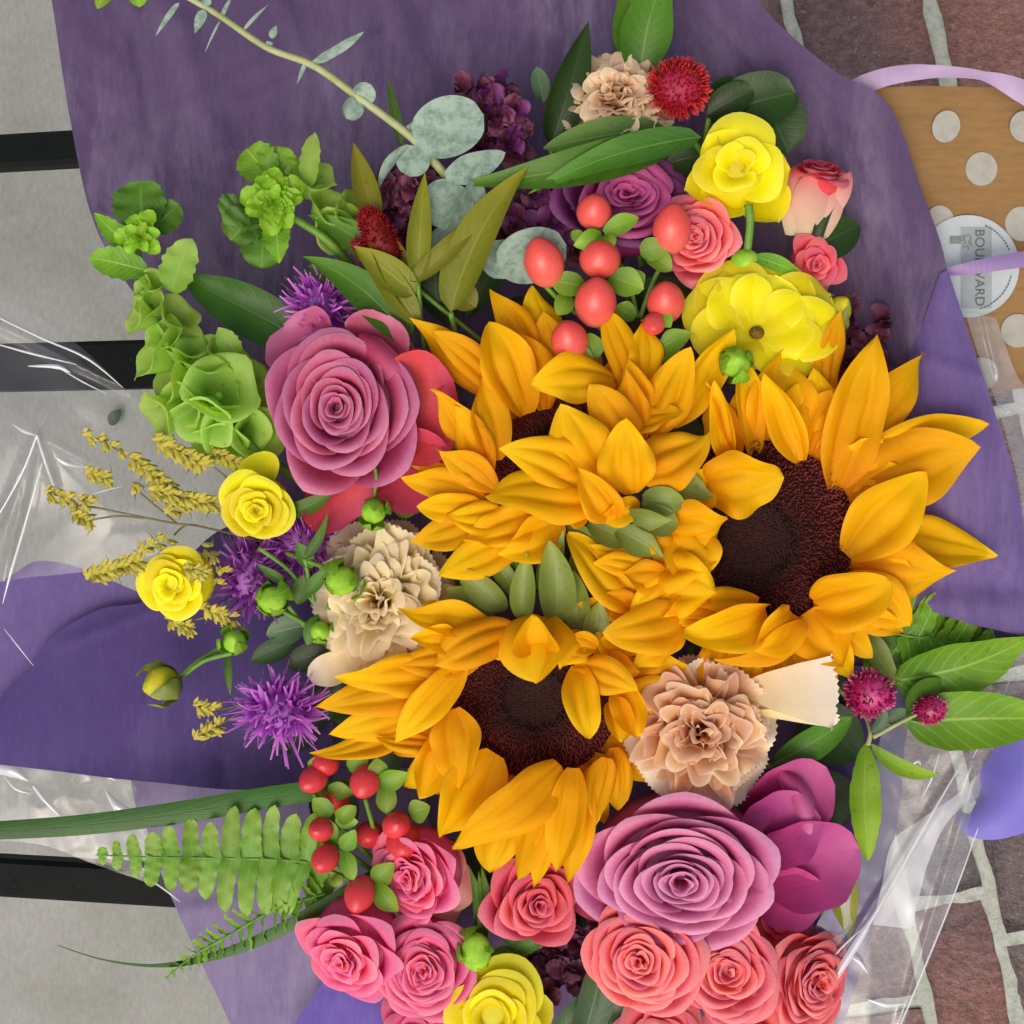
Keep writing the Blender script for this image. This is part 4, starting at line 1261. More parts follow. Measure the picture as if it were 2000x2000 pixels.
B_PET = [
    (1628, 955, 1712, 655, 124, 62, 96, dict(cup=.35, curl=.05)), (1640, 900, 1822, 700, 92, 30, 42), (1665, 925, 1914, 815, 96, 44, 40),
    (1655, 985, 1902, 868, 140, 58, 78, dict(roll=-.15)), (1655, 1085, 1815, 925, 122, 72, 110, dict(roll=-.2, cup=.4)), (1690, 1050, 1948, 1086, 104, 36, 48),
    (1660, 1100, 1868, 1112, 112, 58, 80, dict(roll=.2)), (1590, 1178, 1735, 1135, 122, 76, 122, dict(arch=.2, cup=.5)), (1650, 1130, 1778, 1226, 96, 56, 66, dict(roll=.2)),
    (1620, 1190, 1755, 1215, 60, 62, 72), (1575, 1195, 1650, 1298, 122, 66, 84, dict(roll=.2)), (1545, 1195, 1460, 1270, 96, 78, 112, dict(arch=.16, cup=.5)),
    (1570, 1215, 1400, 1300, 78, 70, 92, dict(roll=-.4, cup=.6)), (1495, 1190, 1330, 1240, 92, 80, 108, dict(roll=-.3, arch=.14, cup=.6)), (1480, 1180, 1290, 1185, 76, 72, 96),
    (1285, 1145, 1402, 1158, 112, 66, 120, dict(arch=.2)), (1285, 1090, 1395, 1105, 120, 62, 116, dict(arch=.22)), (1300, 1030, 1425, 1020, 112, 60, 118, dict(arch=.2)),
    (1372, 955, 1532, 935, 130, 62, 112, dict(arch=.12, roll=.2)), (1565, 900, 1497, 722, 76, 70, 98, dict(roll=-.4, cup=.7)), (1525, 880, 1528, 682, 140, 40, 52, dict(cup=.45)),
    (1470, 890, 1455, 700, 74, 50, 72, dict(roll=.5, cup=.6)), (1435, 890, 1368, 755, 66, 56, 80, dict(roll=.5, cup=.8)), (1425, 910, 1398, 742, 56, 66, 96, dict(roll=-.5, cup=.8)),
    (1610, 800, 1642, 605, 60, 30, 30, dict(roll=.4)), (1590, 920, 1585, 720, 90, 42, 50),
    (1245, 1185, 1110, 1040, 92, 70, 92, dict(roll=.2, arch=.08)), (1275, 1105, 1148, 1070, 60, 84, 104), (1280, 1120, 1155, 1095, 44, 90, 110), (1260, 1190, 1128, 1172, 62, 76, 90),
    (1300, 1120, 1215, 1125, 66, 92, 112), (1320, 1060, 1270, 1040, 90, 74, 96, dict(arch=.15)), (1360, 1030, 1330, 1150, 110, 84, 112, dict(roll=.3)), (1310, 1130, 1230, 1190, 60, 92, 108),
    (1345, 1205, 1178, 1238, 96, 88, 118, dict(arch=.12)), (1345, 1225, 1235, 1305, 64, 76, 94, dict(roll=-.4)), (1300, 1210, 1160, 1290, 74, 66, 84, dict(roll=.3)), (1400, 1195, 1280, 1195, 60, 86, 100),
    (1340, 990, 1380, 910, 80, 60, 84), (1350, 1010, 1290, 985, 70, 56, 60),
]
B_SEP = [(1690, 1225, 1745, 1330, 56, 0, -10, dict(bend=.1)), (1560, 1240, 1600, 1340, 60, -20, -30)]
sunflower('largest sunflower at right with its wide dark disc facing the viewer', (1472, 1058, 38, 192, (-.10, -.06, .99)), B_PET, B_SEP, ring=(34, 125, 78, 2, [(110, 245)]), seed=12)

C_PET = [
    (880, 1330, 612, 1384, 84, 62, 78, dict(roll=.2)), (880, 1315, 652, 1332, 80, 70, 92), (860, 1375, 640, 1446, 66, 52, 64), (815, 1420, 616, 1482, 56, 44, 52),
    (905, 1300, 768, 1450, 76, 92, 112, dict(roll=-.25)), (885, 1385, 895, 1545, 104, 82, 106, dict(cup=.5, roll=.15)), (862, 1430, 818, 1560, 80, 66, 80, dict(cup=.6)),
    (860, 1450, 732, 1440, 46, 62, 76, dict(roll=.5)), (965, 1470, 862, 1640, 130, 62, 74), (1095, 1495, 882, 1652, 108, 88, 112, dict(arch=.12, roll=-.2)),
    (1000, 1540, 955, 1706, 92, 54, 66), (1065, 1530, 1002, 1708, 78, 64, 84, dict(cup=.5)), (1085, 1550, 1045, 1730, 56, 58, 68), (1120, 1500, 1090, 1702, 82, 84, 102, dict(cup=.5)),
    (1145, 1510, 1106, 1722, 58, 76, 86, dict(roll=.4)), (1185, 1480, 1155, 1602, 60, 80, 92), (1200, 1460, 1200, 1580, 60, 56, 60), (1160, 1500, 1130, 1650, 60, 66, 72),
    (1128, 1300, 1156, 1446, 72, 96, 134, dict(roll=.3, arch=.12)), (1120, 1305, 1246, 1348, 66, 96, 132, dict(arch=.14)), (1215, 1330, 1245, 1442, 78, 82, 112, dict(cup=.8, roll=.3)),
    (1195, 1370, 1215, 1450, 66, 84, 116, dict(cup=.8)), (1175, 1290, 1250, 1310, 60, 76, 96),
    (1065, 1205, 1050, 1334, 150, 92, 140, dict(arch=.14, cup=.2)), (1050, 1265, 1040, 1200, 98, 128, 150, dict(cup=.9, arch=.1)), (1140, 1240, 1092, 1306, 70, 92, 128, dict(arch=.14)), (1165, 1265, 1095, 1248, 52, 100, 116, dict(cup=.6)),
    (965, 1228, 775, 1205, 72, 82, 104, dict(roll=.3, cup=.6)), (1005, 1228, 845, 1300, 84, 98, 126, dict(arch=.12)), (940, 1285, 770, 1292, 74, 84, 104), (920, 1240, 830, 1175, 66, 66, 84), (900, 1250, 800, 1250, 60, 92, 118, dict(cup=.7)),
    (1230, 1290, 1165, 1235, 70, 70, 86), (1005, 1270, 955, 1240, 60, 90, 106),
]
C_SEP = [(1085, 1218, 1078, 1058, 80, 76, 112, dict(cup=.5)), (1022, 1215, 1036, 1084, 58, 66, 96, dict(cup=.5)), (1130, 1232, 1128, 1118, 62, 70, 92), (990, 1190, 900, 1110, 62, 58, 70), (1010, 1165, 945, 1072, 42, 46, 60),
         (1060, 1155, 1058, 1076, 40, 56, 80), (1045, 1150, 1100, 1038, 30, 46, 98, dict(bend=.16)), (965, 1206, 878, 1150, 60, 44, 52), (1110, 1140, 1132, 1056, 40, 44, 70), (1150, 1262, 1166, 1176, 60, 66, 84), (1000, 1130, 985, 1062, 34, 40, 56), (1085, 1130, 1095, 1066, 34, 50, 78)]
sunflower('lowest sunflower, long petals drooping towards the coral spray roses', (1045, 1362, 42, 160, (-.02, -.16, .98)), C_PET, C_SEP, ring=(30, 150, 74, 0, [(15, 170)]), seed=13)

# ------------------------------------------------------------------ large roses
ROSE_G = 'large lavender roses'
th, P, R = rose('rose', 'pink lavender rose on the left beside the bells of green', 'rose', 672, 802, 34, 148, (-.10, .06, .99), 32, 'rose_pink', 21, H=.46, point=.26, ruf=.014, group=ROSE_G, sq=1.16)
for q in ((640, 930, 700, 1005, 190, 0, -10), (750, 890, 868, 955, 190, 0, 10), (765, 810, 892, 795, 250, 0, 16), (620, 700, 560, 640, 170, -12, -10), (730, 690, 760, 618, 150, -4, 20), (800, 760, 850, 700, 120, -6, 10)):
    x0, y0, x1, y1, w, z0, z1 = q
    th.part('petal', pxblade(x0, y0, z0, x1, y1, z1, w, prof='obov', arch=.12, cup=.45, curl=.12, seed=x0, nu=16, nv=15, ruf=.035), 'rose_guard' if x1 > 690 and y1 > 690 else 'rose_pink')
th.part('petal', pxblade(700, 655, 58, 815, 765, 62, 62, prof='strap', arch=.10, cup=-.6, seed=5, nu=16, nv=11), 'rose_pink')
th, P, R = rose('rose', 'big lavender rose at the bottom under the peach carnation', 'rose', 1330, 1690, 40, 208, (-.12, -.10, .98), 34, 'rose_lavender', 22, H=.46, point=.30, ruf=.013, group=ROSE_G, sq=.77)
for q in ((1470, 1690, 1664, 1655, 200, -20, -2), (1470, 1600, 1605, 1498, 170, -30, 4), (1460, 1720, 1600, 1758, 140, -26, -14), (1465, 1650, 1572, 1560, 170, 0, 28)):
    x0, y0, x1, y1, w, z0, z1 = q
    th.part('petal', pxblade(x0, y0, z0, x1, y1, z1, w, prof='obov', arch=.14, cup=.5, curl=.12, seed=x0 + 1, nu=16, nv=15, ruf=.035), 'rose_magenta')
th.part('petal', pxblade(1525, 1505, 40, 1588, 1662, 44, 56, prof='strap', arch=.10, cup=-.8, bend=-.10, seed=6, nu=16, nv=11), 'rose_lavender')
th.part('petal', pxblade(1250, 1735, -12, 1105, 1745, -30, 110, prof='obov', arch=.1, cup=.2, seed=66), 'rose_guard')
rose('rose', 'half hidden purple pink rose behind the upper coral berries', 'rose', 1218, 400, -40, 142, (.1, .25, .95), 26, 'rose_magenta', 23, H=.42, sq=.8, group=ROSE_G, outer_mat='stock_violet')

# ------------------------------------------------------------------ spray roses
SP = 'coral and pink spray roses'
def spray(label, x, y, z, Rp, axis, mat, seed, n=34, H=.5, **kw):
    q = random.Random(seed * 7)
    H *= q.uniform(.75, 1.25)
    n = int(n * q.uniform(.75, 1.15))
    axis = (axis[0] + q.uniform(-.2, .2), axis[1] + q.uniform(-.2, .2), axis[2])
    return rose('spray_rose', label, 'spray rose', x, y, z, Rp * 1.2, axis, n, mat, seed, H=H, ruf=q.uniform(.02, .04), point=q.uniform(.1, .4), lip=.24, inner=q.uniform(.06, .1), group=SP, wide=(100, q.uniform(46, 60)), expo=q.uniform(.85, 1.12), **kw)
spray('coral spray rose at bottom centre right, left of the twin bloom facing up', 1258, 1855, 30, 98, (-.15, .1, .97), 'spray_coral', 31, n=38)
spray('coral spray rose with a neat spiral at the bottom right', 1420, 1888, 42, 92, (.05, .05, .99), 'spray_coral', 32, n=36)
spray('coral spray rose half under the cellophane crease at the bottom right', 1562, 1905, 0, 88, (.4, -.1, .9), 'spray_coral', 33)
spray('red coral spray rose just below the drooping sunflower petals', 1040, 1752, 22, 84, (.15, .2, .95), 'spray_red', 34)
th, P, R = spray('pink spray rose turned sideways beside the lower berries', 815, 1702, 26, 84, (-.45, -.25, .8), 'spray_pink', 35)
for x0, y0, x1, y1, w, z0, z1 in ((840, 1740, 915, 1690, 130, -20, 0), (850, 1700, 880, 1640, 110, -24, -2), (845, 1760, 900, 1780, 100, -20, -6)):
    th.part('petal', pxblade(x0, y0, z0, x1, y1, z1, w, prof='obov', arch=.12, cup=.25, seed=x1, nu=14, nv=11, ruf=.03), 'spray_cream')
spray('pink spray rose at the left end of the lower cluster', 690, 1845, 10, 92, (-.35, -.35, .85), 'spray_pink', 36)
spray('pink spray rose touching the bottom yellow ranunculus', 836, 1885, 26, 90, (-.1, -.1, .98), 'spray_pink', 37)
spray('pink spray rose cut by the bottom edge left of the yellow ranunculus', 815, 2020, -10, 78, (-.2, .3, .9), 'spray_pink', 38, n=18)
spray('coral spray rose cut by the bottom edge below the twin coral blooms', 1290, 2030, 16, 84, (0, .2, .95), 'spray_coral', 39, n=20)
spray('coral spray rose cut by the bottom right edge', 1440, 2045, 4, 80, (.1, .2, .95), 'spray_coral', 40, n=18)
spray('small red coral rose peeking between the big rose and coral blooms', 1510, 1800, -30, 60, (.3, .2, .9), 'spray_red', 45, n=16)
spray('coral spray rose behind the upper right berries', 1362, 470, -6, 70, (-.1, .15, .97), 'spray_coral', 41)
spray('small coral spray rose right of the big open yellow bloom', 1592, 515, -24, 52, (.1, -.25, .95), 'spray_red', 42, n=18)
th, P, R = spray('cream based coral rose bud standing sideways at the upper right', 1600, 345, -20, 50, (.12, .85, .5), 'spray_red', 43, n=18, stem=False, calyx=False)
for x0, y0, x1, y1, w, z1 in ((1575, 470, 1590, 330, 82, 10), (1545, 460, 1556, 330, 60, -8), (1600, 470, 1630, 340, 66, -6), (1605, 440, 1662, 335, 46, -2)):
    th.part('petal', pxblade(x0, y0, -20, x1, y1, z1, w, prof='obov', arch=.12, cup=-.3, seed=x0), 'spray_cream')
th.part('sepal', pxblade(1590, 500, -25, 1665, 350, -10, 26, prof='lance', bend=-.12, cup=.3), 'leaf_dark')
th.part('sepal', pxblade(1560, 500, -30, 1680, 440, -40, 90, prof='leaf', cup=.3), 'leaf_dark')

# ------------------------------------------------------------------ carnations
th, P, R = carnation('beige ruffled carnation left of the sunflowers', 742, 1175, 34, 138, (-.15, .05, .98), 26, 'carnation_beige', 51, sq=1.12)
th.part('petal', pxblade(700, 1290, 0, 600, 1320, 6, 70, prof='obov', arch=.05, cup=.25, ruf=.03, seed=3), 'carnation_cream')
th.part('petal', pxblade(820, 1170, 10, 908, 1165, 22, 60, prof='obov', arch=.05, cup=.25, ruf=.05, seed=4), 'carnation_cream')
th, P, R = carnation('peach brown carnation with cream rim below the largest sunflower', 1368, 1428, 56, 142, (-.02, .02, 1), 24, 'carnation_peach', 52, rim_mat='carnation_cream')
th.part('petal', pxblade(1450, 1345, 46, 1640, 1350, 84, 150, prof='fan', arch=.04, cup=.12, ruf=.02, seed=8, nv=23, teeth=.05), 'carnation_cream')
th.part('petal', pxblade(1470, 1390, 44, 1642, 1402, 78, 40, prof='fan', arch=.04, cup=.1, seed=9, nv=11, teeth=.04), 'carnation_cream')
carnation('pale tan carnation at the top beside the red plume', 1205, 186, -24, 116, (-.05, .25, .95), 22, 'carnation_tan', 53, sq=.9)

# ------------------------------------------------------------------ yellow ranunculus
YG = 'yellow ranunculus'
def yellow(label, x, y, z, Rp, axis, seed, n=16, **kw):
    a = dict(H=.5, ruf=.025, point=.0, lip=.05, inner=.16, group=YG, wide=(95, 62))
    a.update(kw)
    return rose('ranunculus', label, 'ranunculus', x, y, z, Rp, axis, n, 'yellow_petal', seed, **a)
th, P, R = yellow('round yellow ranunculus with one raised petal left of the pink rose', 505, 992, 46, 76, (.08, -.12, .98), 61, n=15)
th.part('petal', pxblade(520, 945, 22, 498, 885, 20, 86, prof='obov', arch=.1, cup=.2, seed=3), 'yellow_petal')
th.part('eye', ellipsoid(V(516, 1012, 62), R, 12, 7, 6, 10, 6), 'eye_brown')
yellow('yellow ranunculus among the golden seed heads at the left', 350, 1135, 20, 78, (-.25, -.12, .95), 62, n=13, inner=.25, H=.6)
th, P, R = yellow('wavy yellow ranunculus at the upper right above the open bloom', 1440, 335, 26, 84, (-.1, .05, .98), 63, n=7, inner=.35, flare=.2, ruf=.05, H=.5)
for x0, y0, x1, y1, w, z0, z1 in ((1440, 350, 1338, 372, 100, 0, 26), (1430, 330, 1385, 262, 110, 4, 34), (1440, 330, 1460, 245, 120, 0, 24), (1460, 350, 1545, 330, 120, 0, 24), (1470, 360, 1520, 435, 110, -6, 10), (1430, 370, 1390, 418, 110, -4, 18)):
    th.part('petal', pxblade(x0, y0, z0, x1, y1, z1, w, prof='obov', arch=-.06, cup=.35, ruf=.05, rufn=1.2, seed=x0 + y1, nv=13), 'yellow_petal')
th.part('stem', tube(smooth_path([V(1462, 400, 40), V(1465, 440, 36), V(1458, 500, 20)]), [9 * S, 8 * S] + [8 * S] * 11, 8), 'stem_green')
# open bloom whose petals meet at a brown eye
P = V(1478, 650, 20)
th = Thing('ranunculus', 'largest open yellow bloom with a small brown eye near its lower edge', 'ranunculus', P, YG)
for i, (x1, y1, w, z1) in enumerate(((1335, 585, 150, 26), (1385, 520, 160, 22), (1465, 504, 165, 20), (1550, 516, 160, 18), (1625, 570, 150, 16), (1652, 640, 130, 22), (1615, 705, 120, 30), (1545, 724, 100, 36), (1415, 702, 110, 32), (1345, 655, 120, 30), (1410, 545, 140, 32), (1515, 535, 150, 32), (1592, 610, 130, 34))):
    th.part('petal', pxblade(1478, 650, 24 + i * 1.4, x1, y1, z1 + i * 1.2, w, prof='obov', arch=.06, cup=.10, groove=.06, ruf=.03, rufn=1.3, curl=-.05, seed=i + 300, nv=17, nu=16, noisek=.03), 'yellow_petal')
th.part('eye', ellipsoid(V(1478, 650, 46), frame_of((0, 0, 1)), 15, 13, 9, 12, 6), 'eye_brown')
th.part('sepal', pxblade(1470, 500, 30, 1560, 535, 26, 34, prof='leaf', arch=.12), 'leaf_bright')
th.part('calyx', ellipsoid(V(1455, 508, 22), frame_of((0, .5, .8)), 28, 24, 20, 12, 8), 'bud_green')
th, P, R = yellow('yellow ranunculus with a brown centre at the bottom edge', 965, 1980, 40, 98, (-.05, .1, .99), 65, n=12, inner=.36, H=.42, flare=.1)
th.part('eye', ellipsoid(V(958, 1972, 40), R, 24, 20, 16, 12, 8), 'eye_brown')
th.part('petal', pxblade(1000, 1985, 10, 1080, 1960, 20, 90, prof='obov', arch=.05, cup=.2, seed=2), 'yellow_petal')
def bud(label, x, y, z, rx, ry, rz, axis, mat, stem_pts=None, sep=5, seed=0, rad=5, cat='flower bud'):
    P = V(x, y, z); R = frame_of(axis); r = random.Random(seed)
    th = Thing('flower_bud', label, cat, P, 'ranunculus buds')
    b = th.part('bud', ellipsoid(P, R, rx * .86, ry * .82, rz * .92, 16, 10, tip=.45), mat)
    for i in range(sep):
        a = 6.283 * i / sep + r.random()
        o = Vector((math.cos(a) * rx, math.sin(a) * ry, 0))
        p0 = P + R @ ((o * .15 + Vector((0, 0, -rz * 1.0))) * S)
        p1 = P + R @ ((o * r.uniform(.35, .95) + Vector((0, 0, rz * r.uniform(.6, 1.15)))) * S)
        th.part('sepal', blade(p0, p1, rx * r.uniform(1.0, 1.5) * S, 'leaf', arch=r.uniform(.34, .46), cup=-.25, N=R @ o, seed=seed + i, ruf=.06), 'leaf_bright' if mat == 'bud_green' else 'leaf_sepal')
    if stem_pts:
        pts = smooth_path([V(*q) for q in stem_pts], 6)
        th.part('stem', tube(pts, rad * S, 7), 'stem_green')
    return th
bud('yellow bud on a thin stem over the purple flap', 314, 1335, 0, 40, 40, 40, (-.75, -.25, .55), 'bud_yellow', [(345, 1325, -6), (390, 1290, -12), (430, 1265, -20)], 3, 1)
bud('yellow bud behind the right side of the open yellow bloom', 1636, 608, -4, 30, 36, 40, (.3, .5, .7), 'bud_yellow', [(1630, 640, -20), (1610, 700, -50)], 3, 2)
bud('round green bud below the pink rose with a hooked stem', 730, 1000, 66, 28, 28, 28, (.2, -.3, .9), 'bud_green', [(730, 975, 60), (735, 925, 66), (718, 895, 66), (692, 893, 60)], 4, 3, 3.5)
bud('bright green bud over the beige carnation', 668, 1135, 84, 36, 34, 34, (.1, -.35, .9), 'bud_green', [(640, 1110, 60), (600, 1095, 30), (560, 1080, 0)], 4, 4)
bud('pale green bud between the purple florets and beige carnation', 530, 1172, 40, 34, 32, 32, (-.3, -.2, .9), 'bud_green', [(545, 1190, 25), (590, 1215, 10), (630, 1240, -10)], 4, 5)
bud('small green bud above the purple flap', 458, 1252, 20, 26, 28, 27, (.0, .4, .9), 'bud_green', [(455, 1275, 10), (400, 1290, -4), (360, 1318, -8)], 4, 6, 5)
bud('lime green bud below the open yellow bloom between sunflower petals', 1436, 708, 86, 34, 34, 32, (0, .2, .97), 'bud_green', [(1440, 740, 60), (1450, 800, 20)], 4, 7)
bud('curled green bud at the left side of the beige carnation', 625, 1232, 36, 22, 24, 24, (.0, .2, .97), 'bud_green', [(640, 1190, 30), (655, 1150, 20)], 3, 8)
bud('green leafy bud beside the bottom yellow ranunculus', 930, 1860, 60, 34, 48, 30, (0, -.2, .97), 'bud_green', [(935, 1810, 40), (940, 1760, 20), (945, 1700, 0)], 4, 9)

# ------------------------------------------------------------------ fluffy flowers
def fluffy(name, label, cat, x, y, z, axis, core, n, L, w, mat, seed, spread=.8, sq=(1, 1, 1), curl=.3, group=None, stem=True, up=0.0):
    P = V(x, y, z); R = frame_of(axis)
    th = Thing(name, label, cat, P, group)
    th.part('core', ellipsoid(P, R, core * sq[0], core * sq[1], core * sq[2], 14, 9), mat)
    th.part('florets', filaments(P, R, n, core * .9, L, 0, seed, spread, sq, curl, w, up), mat, kind='stuff')
    if stem:
        stem_to(th, P - R @ Vector((0, 0, core * S)), R, 90, 5)
    return th
LG = 'purple feathery liatris'
fluffy('liatris', 'purple feathery flower at the left tip of the lowest sunflower', 'liatris', 545, 1385, 10, (-.3, -.3, .9), 46, 300, 46, 5.0, 'liatris', 71, sq=(1.2, .85, .8), curl=.75, group=LG)
fluffy('liatris', 'purple feathery flower behind the two yellow ranunculus', 'liatris', 492, 1125, -30, (-.3, .2, .9), 44, 280, 42, 5.0, 'liatris', 72, sq=(.9, 1.3, .8), curl=.7, group=LG)
fluffy('liatris', 'purple feathery flower above the pink rose', 'liatris', 625, 600, -40, (-.2, .4, .9), 44, 260, 40, 4.6, 'liatris', 73, sq=(1, 1.2, .8), curl=.7, group=LG)
fluffy('liatris', 'dark violet tuft between the pink rose and the carnation', 'liatris', 600, 1065, -40, (0, 0, 1), 45, 280, 46, 3.2, 'liatris', 74, sq=(1.2, 1, 1), group=LG)
fluffy('celosia', 'crimson feathery plume beside the tan carnation at the top', 'celosia', 1325, 172, 10, (.15, .1, .95), 46, 900, 18, 2.6, 'celosia_red', 75, spread=.6, sq=(1.15, 1, .9), curl=.15, group='red plumes')
fluffy('celosia', 'dark red spike among the olive leaves above the pink rose', 'celosia', 744, 470, 22, (-.45, .88, .15), 24, 620, 11, 3.0, 'celosia_dark', 76, spread=.9, sq=(1.15, .8, 2.9), curl=.10, group='red plumes', up=.25)
fluffy('celosia', 'small red tuft left of the dark red spike', 'celosia', 708, 490, 0, (-.5, .6, .5), 14, 140, 12, 2.2, 'celosia_red', 77, sq=(1, 1, 1.8), group='red plumes', stem=False)
fluffy('celosia', 'tiny red tuft right of the dark red spike', 'celosia', 775, 495, 0, (.3, .6, .5), 12, 120, 12, 2.2, 'celosia_dark', 78, sq=(1, 1, 1.8), group='red plumes', stem=False)
fluffy('gomphrena', 'larger magenta globe flower near the right leaves', 'globe flower', 1698, 1354, 60, (.3, .2, .9), 40, 420, 14, 3.2, 'gomphrena', 79, spread=.9, curl=.08, group='magenta globe flowers')
fluffy('gomphrena', 'smaller magenta globe flower lying on the bright green leaf', 'globe flower', 1815, 1386, 34, (.75, .35, .5), 24, 260, 9, 3.0, 'gomphrena', 80, spread=.95, sq=(1, 1, 1.25), curl=.08, group='magenta globe flowers', stem=False)

def stock(label, x, y, z, Rp, n, seed, mats):
    r = random.Random(seed); P = V(x, y, z)
    th = Thing('stock_flower', label, 'stock flower', P, 'dark purple stock flowers')
    for i in range(n):
        cx, cy = x + r.uniform(-1, 1) * Rp, y + r.uniform(-1, 1) * Rp
        cz = z + r.uniform(-10, 30)
        for k in range(4):
            a = r.random() * 6.28
            L = r.uniform(28, 46)
            th.part('petal', pxblade(cx, cy, cz, cx + L * math.cos(a), cy + L * math.sin(a), cz + r.uniform(-6, 24), r.uniform(30, 48), prof='obov', arch=.15, cup=r.uniform(0, .6), ruf=.08, roll=r.uniform(-.8, .8), seed=seed * 99 + i * 7 + k), r.choice(mats))
    return th
stock('dark purple stock above the grey green round leaves at the top', 962, 240, -60, 66, 22, 81, ['stock_purple', 'stock_purple', 'stock_violet'])
stock('dark maroon stock below the red coral spray rose', 1120, 1880, -55, 70, 16, 82, ['stock_purple'])
stock('dark purple stock behind the upper berries', 1060, 430, -62, 76, 20, 83, ['stock_purple', 'stock_violet'])
stock('dark maroon stock in shade right of the open yellow bloom', 1700, 665, -75, 50, 10, 84, ['stock_purple'])
stock('dark purple stock behind the olive leaves', 785, 400, -58, 62, 20, 85, ['stock_purple'])
stock('dark purple stock in the gap left of the beige carnation', 560, 1120, -100, 70, 10, 86, ['stock_purple'])

# ------------------------------------------------------------------ berry sprigs
def sprig(label, berries, leaves, stems, root, mat='berry_red'):
    P = V(*root)
    th = Thing('berry_sprig', label, 'berries', P, 'coral berry sprigs')
    r = random.Random(len(berries) * 31 + len(leaves))
    for x, y, z, a, b, axis in berries:
        R = frame_of(axis)
        q = V(x, y, z)
        bb = th.part('berry', ellipsoid(q, R, a * .96, a * .9, b * 1.1, 20, 14, tip=r.uniform(.16, .3)), mat)
        th.part('tip', tube([q + R @ Vector((0, 0, b * .9 * S)), q + R @ Vector((0, 0, b * 1.07 * S))], [2.2 * S, .8 * S], 6), 'thin_line', parent=bb)
    for k, (x0, y0, x1, y1, w, z0, z1) in enumerate(leaves):
        th.part('leaf', pxblade(x0, y0, z0, x1, y1, z1, w, prof='sun', arch=r.uniform(.05, .18), cup=r.uniform(.1, .4), roll=r.uniform(-.3, .3), seed=k + 900), 'berry_leaf')
    for pts in stems:
        th.part('stem', tube(smooth_path([V(*p) for p in pts], 5), 5 * S, 7), 'stem_green')
up, dn = (0, .75, .6), (0, .3, .9)
sprig('upper sprig of coral hypericum berries between the yellow blooms and round grey leaves',
      [(1160, 413, 60, 35, 35, (.1, .5, .8)), (1062, 512, 62, 40, 47, (-.3, .75, .5)), (1172, 505, 54, 42, 36, (.1, .4, .8)), (1163, 590, 64, 42, 47, (.05, .7, .6)), (1112, 665, 70, 37, 41, (-.2, .6, .7)),
       (1312, 447, 44, 39, 46, (0, .8, .5)), (1300, 590, 44, 38, 42, (-.1, .6, .7)), (1277, 633, 60, 23, 26, (-.1, -.5, .8))],
      [(1175, 460, 1120, 480, 42, 58, 66), (1180, 455, 1248, 425, 40, 58, 66), (1180, 460, 1190, 490, 40, 60, 70), (1140, 560, 1075, 550, 52, 50, 54), (1110, 575, 1088, 615, 44, 40, 50),
       (1190, 540, 1258, 565, 60, 44, 52), (1215, 560, 1260, 535, 52, 36, 40), (1250, 490, 1305, 480, 50, 36, 44), (1265, 490, 1310, 530, 50, 30, 34), (1290, 680, 1350, 650, 46, 50, 60), (1290, 690, 1330, 700, 50, 44, 50),
       (1160, 700, 1150, 650, 50, 40, 46), (1090, 680, 1160, 710, 50, 40, 44), (1280, 610, 1310, 640, 40, 56, 66), (1120, 470, 1135, 450, 30, 60, 64), (1240, 620, 1200, 600, 44, 20, 24)],
      [[(1172, 470, 40), (1195, 500, 20), (1225, 540, 0), (1245, 620, -20)], [(1163, 630, 40), (1200, 660, 0), (1240, 690, -30)], [(1312, 490, 30), (1280, 540, 0), (1250, 620, -20)], [(1062, 555, 40), (1110, 600, 10), (1200, 660, -20)]], (1230, 600, -30))
sprig('lower sprig of red hypericum berries beside the fern frond',
      [(612, 1522, 18, 28, 31, (-.4, -.3, .8)), (713, 1527, 34, 31, 33, (-.2, -.6, .7)), (627, 1620, 30, 26, 28, (-.3, .1, .9)), (635, 1677, 40, 28, 31, (-.3, -.3, .85)), (703, 1747, 44, 32, 36, (-.2, -.6, .7)),
       (792, 1645, 20, 40, 42, (0, -.2, .9)), (775, 1612, 34, 30, 33, (.1, .3, .9)), (655, 1562, -10, 30, 34, (0, 0, 1)), (722, 1630, -20, 30, 30, (0, 0, 1)), (635, 1490, 0, 30, 30, (0, 0, 1))],
      [(740, 1525, 798, 1510, 46, 34, 42), (745, 1520, 735, 1480, 42, 34, 40), (755, 1530, 755, 1590, 44, 26, 30), (660, 1600, 696, 1575, 40, 36, 44), (655, 1600, 700, 1605, 34, 32, 38), (650, 1590, 610, 1560, 40, 22, 26),
       (670, 1660, 694, 1620, 36, 38, 46), (675, 1665, 690, 1720, 36, 38, 46), (655, 1710, 662, 1732, 30, 34, 38), (730, 1720, 770, 1685, 46, 38, 46), (735, 1725, 778, 1780, 44, 38, 46), (800, 1590, 840, 1575, 46, 30, 36),
       (640, 1500, 600, 1490, 40, 10, 14), (680, 1500, 720, 1480, 40, 10, 18), (640, 1540, 690, 1550, 36, 8, 12), (655, 1640, 640, 1600, 24, 26, 30)],
      [[(713, 1560, 20), (730, 1620, -5), (750, 1700, -40)], [(640, 1700, 30), (690, 1720, 10), (750, 1740, -40)], [(612, 1550, 10), (670, 1620, -10), (750, 1700, -50)], [(627, 1640, 20), (670, 1660, 5), (740, 1710, -40)]], (745, 1700, -40), 'berry_deep')

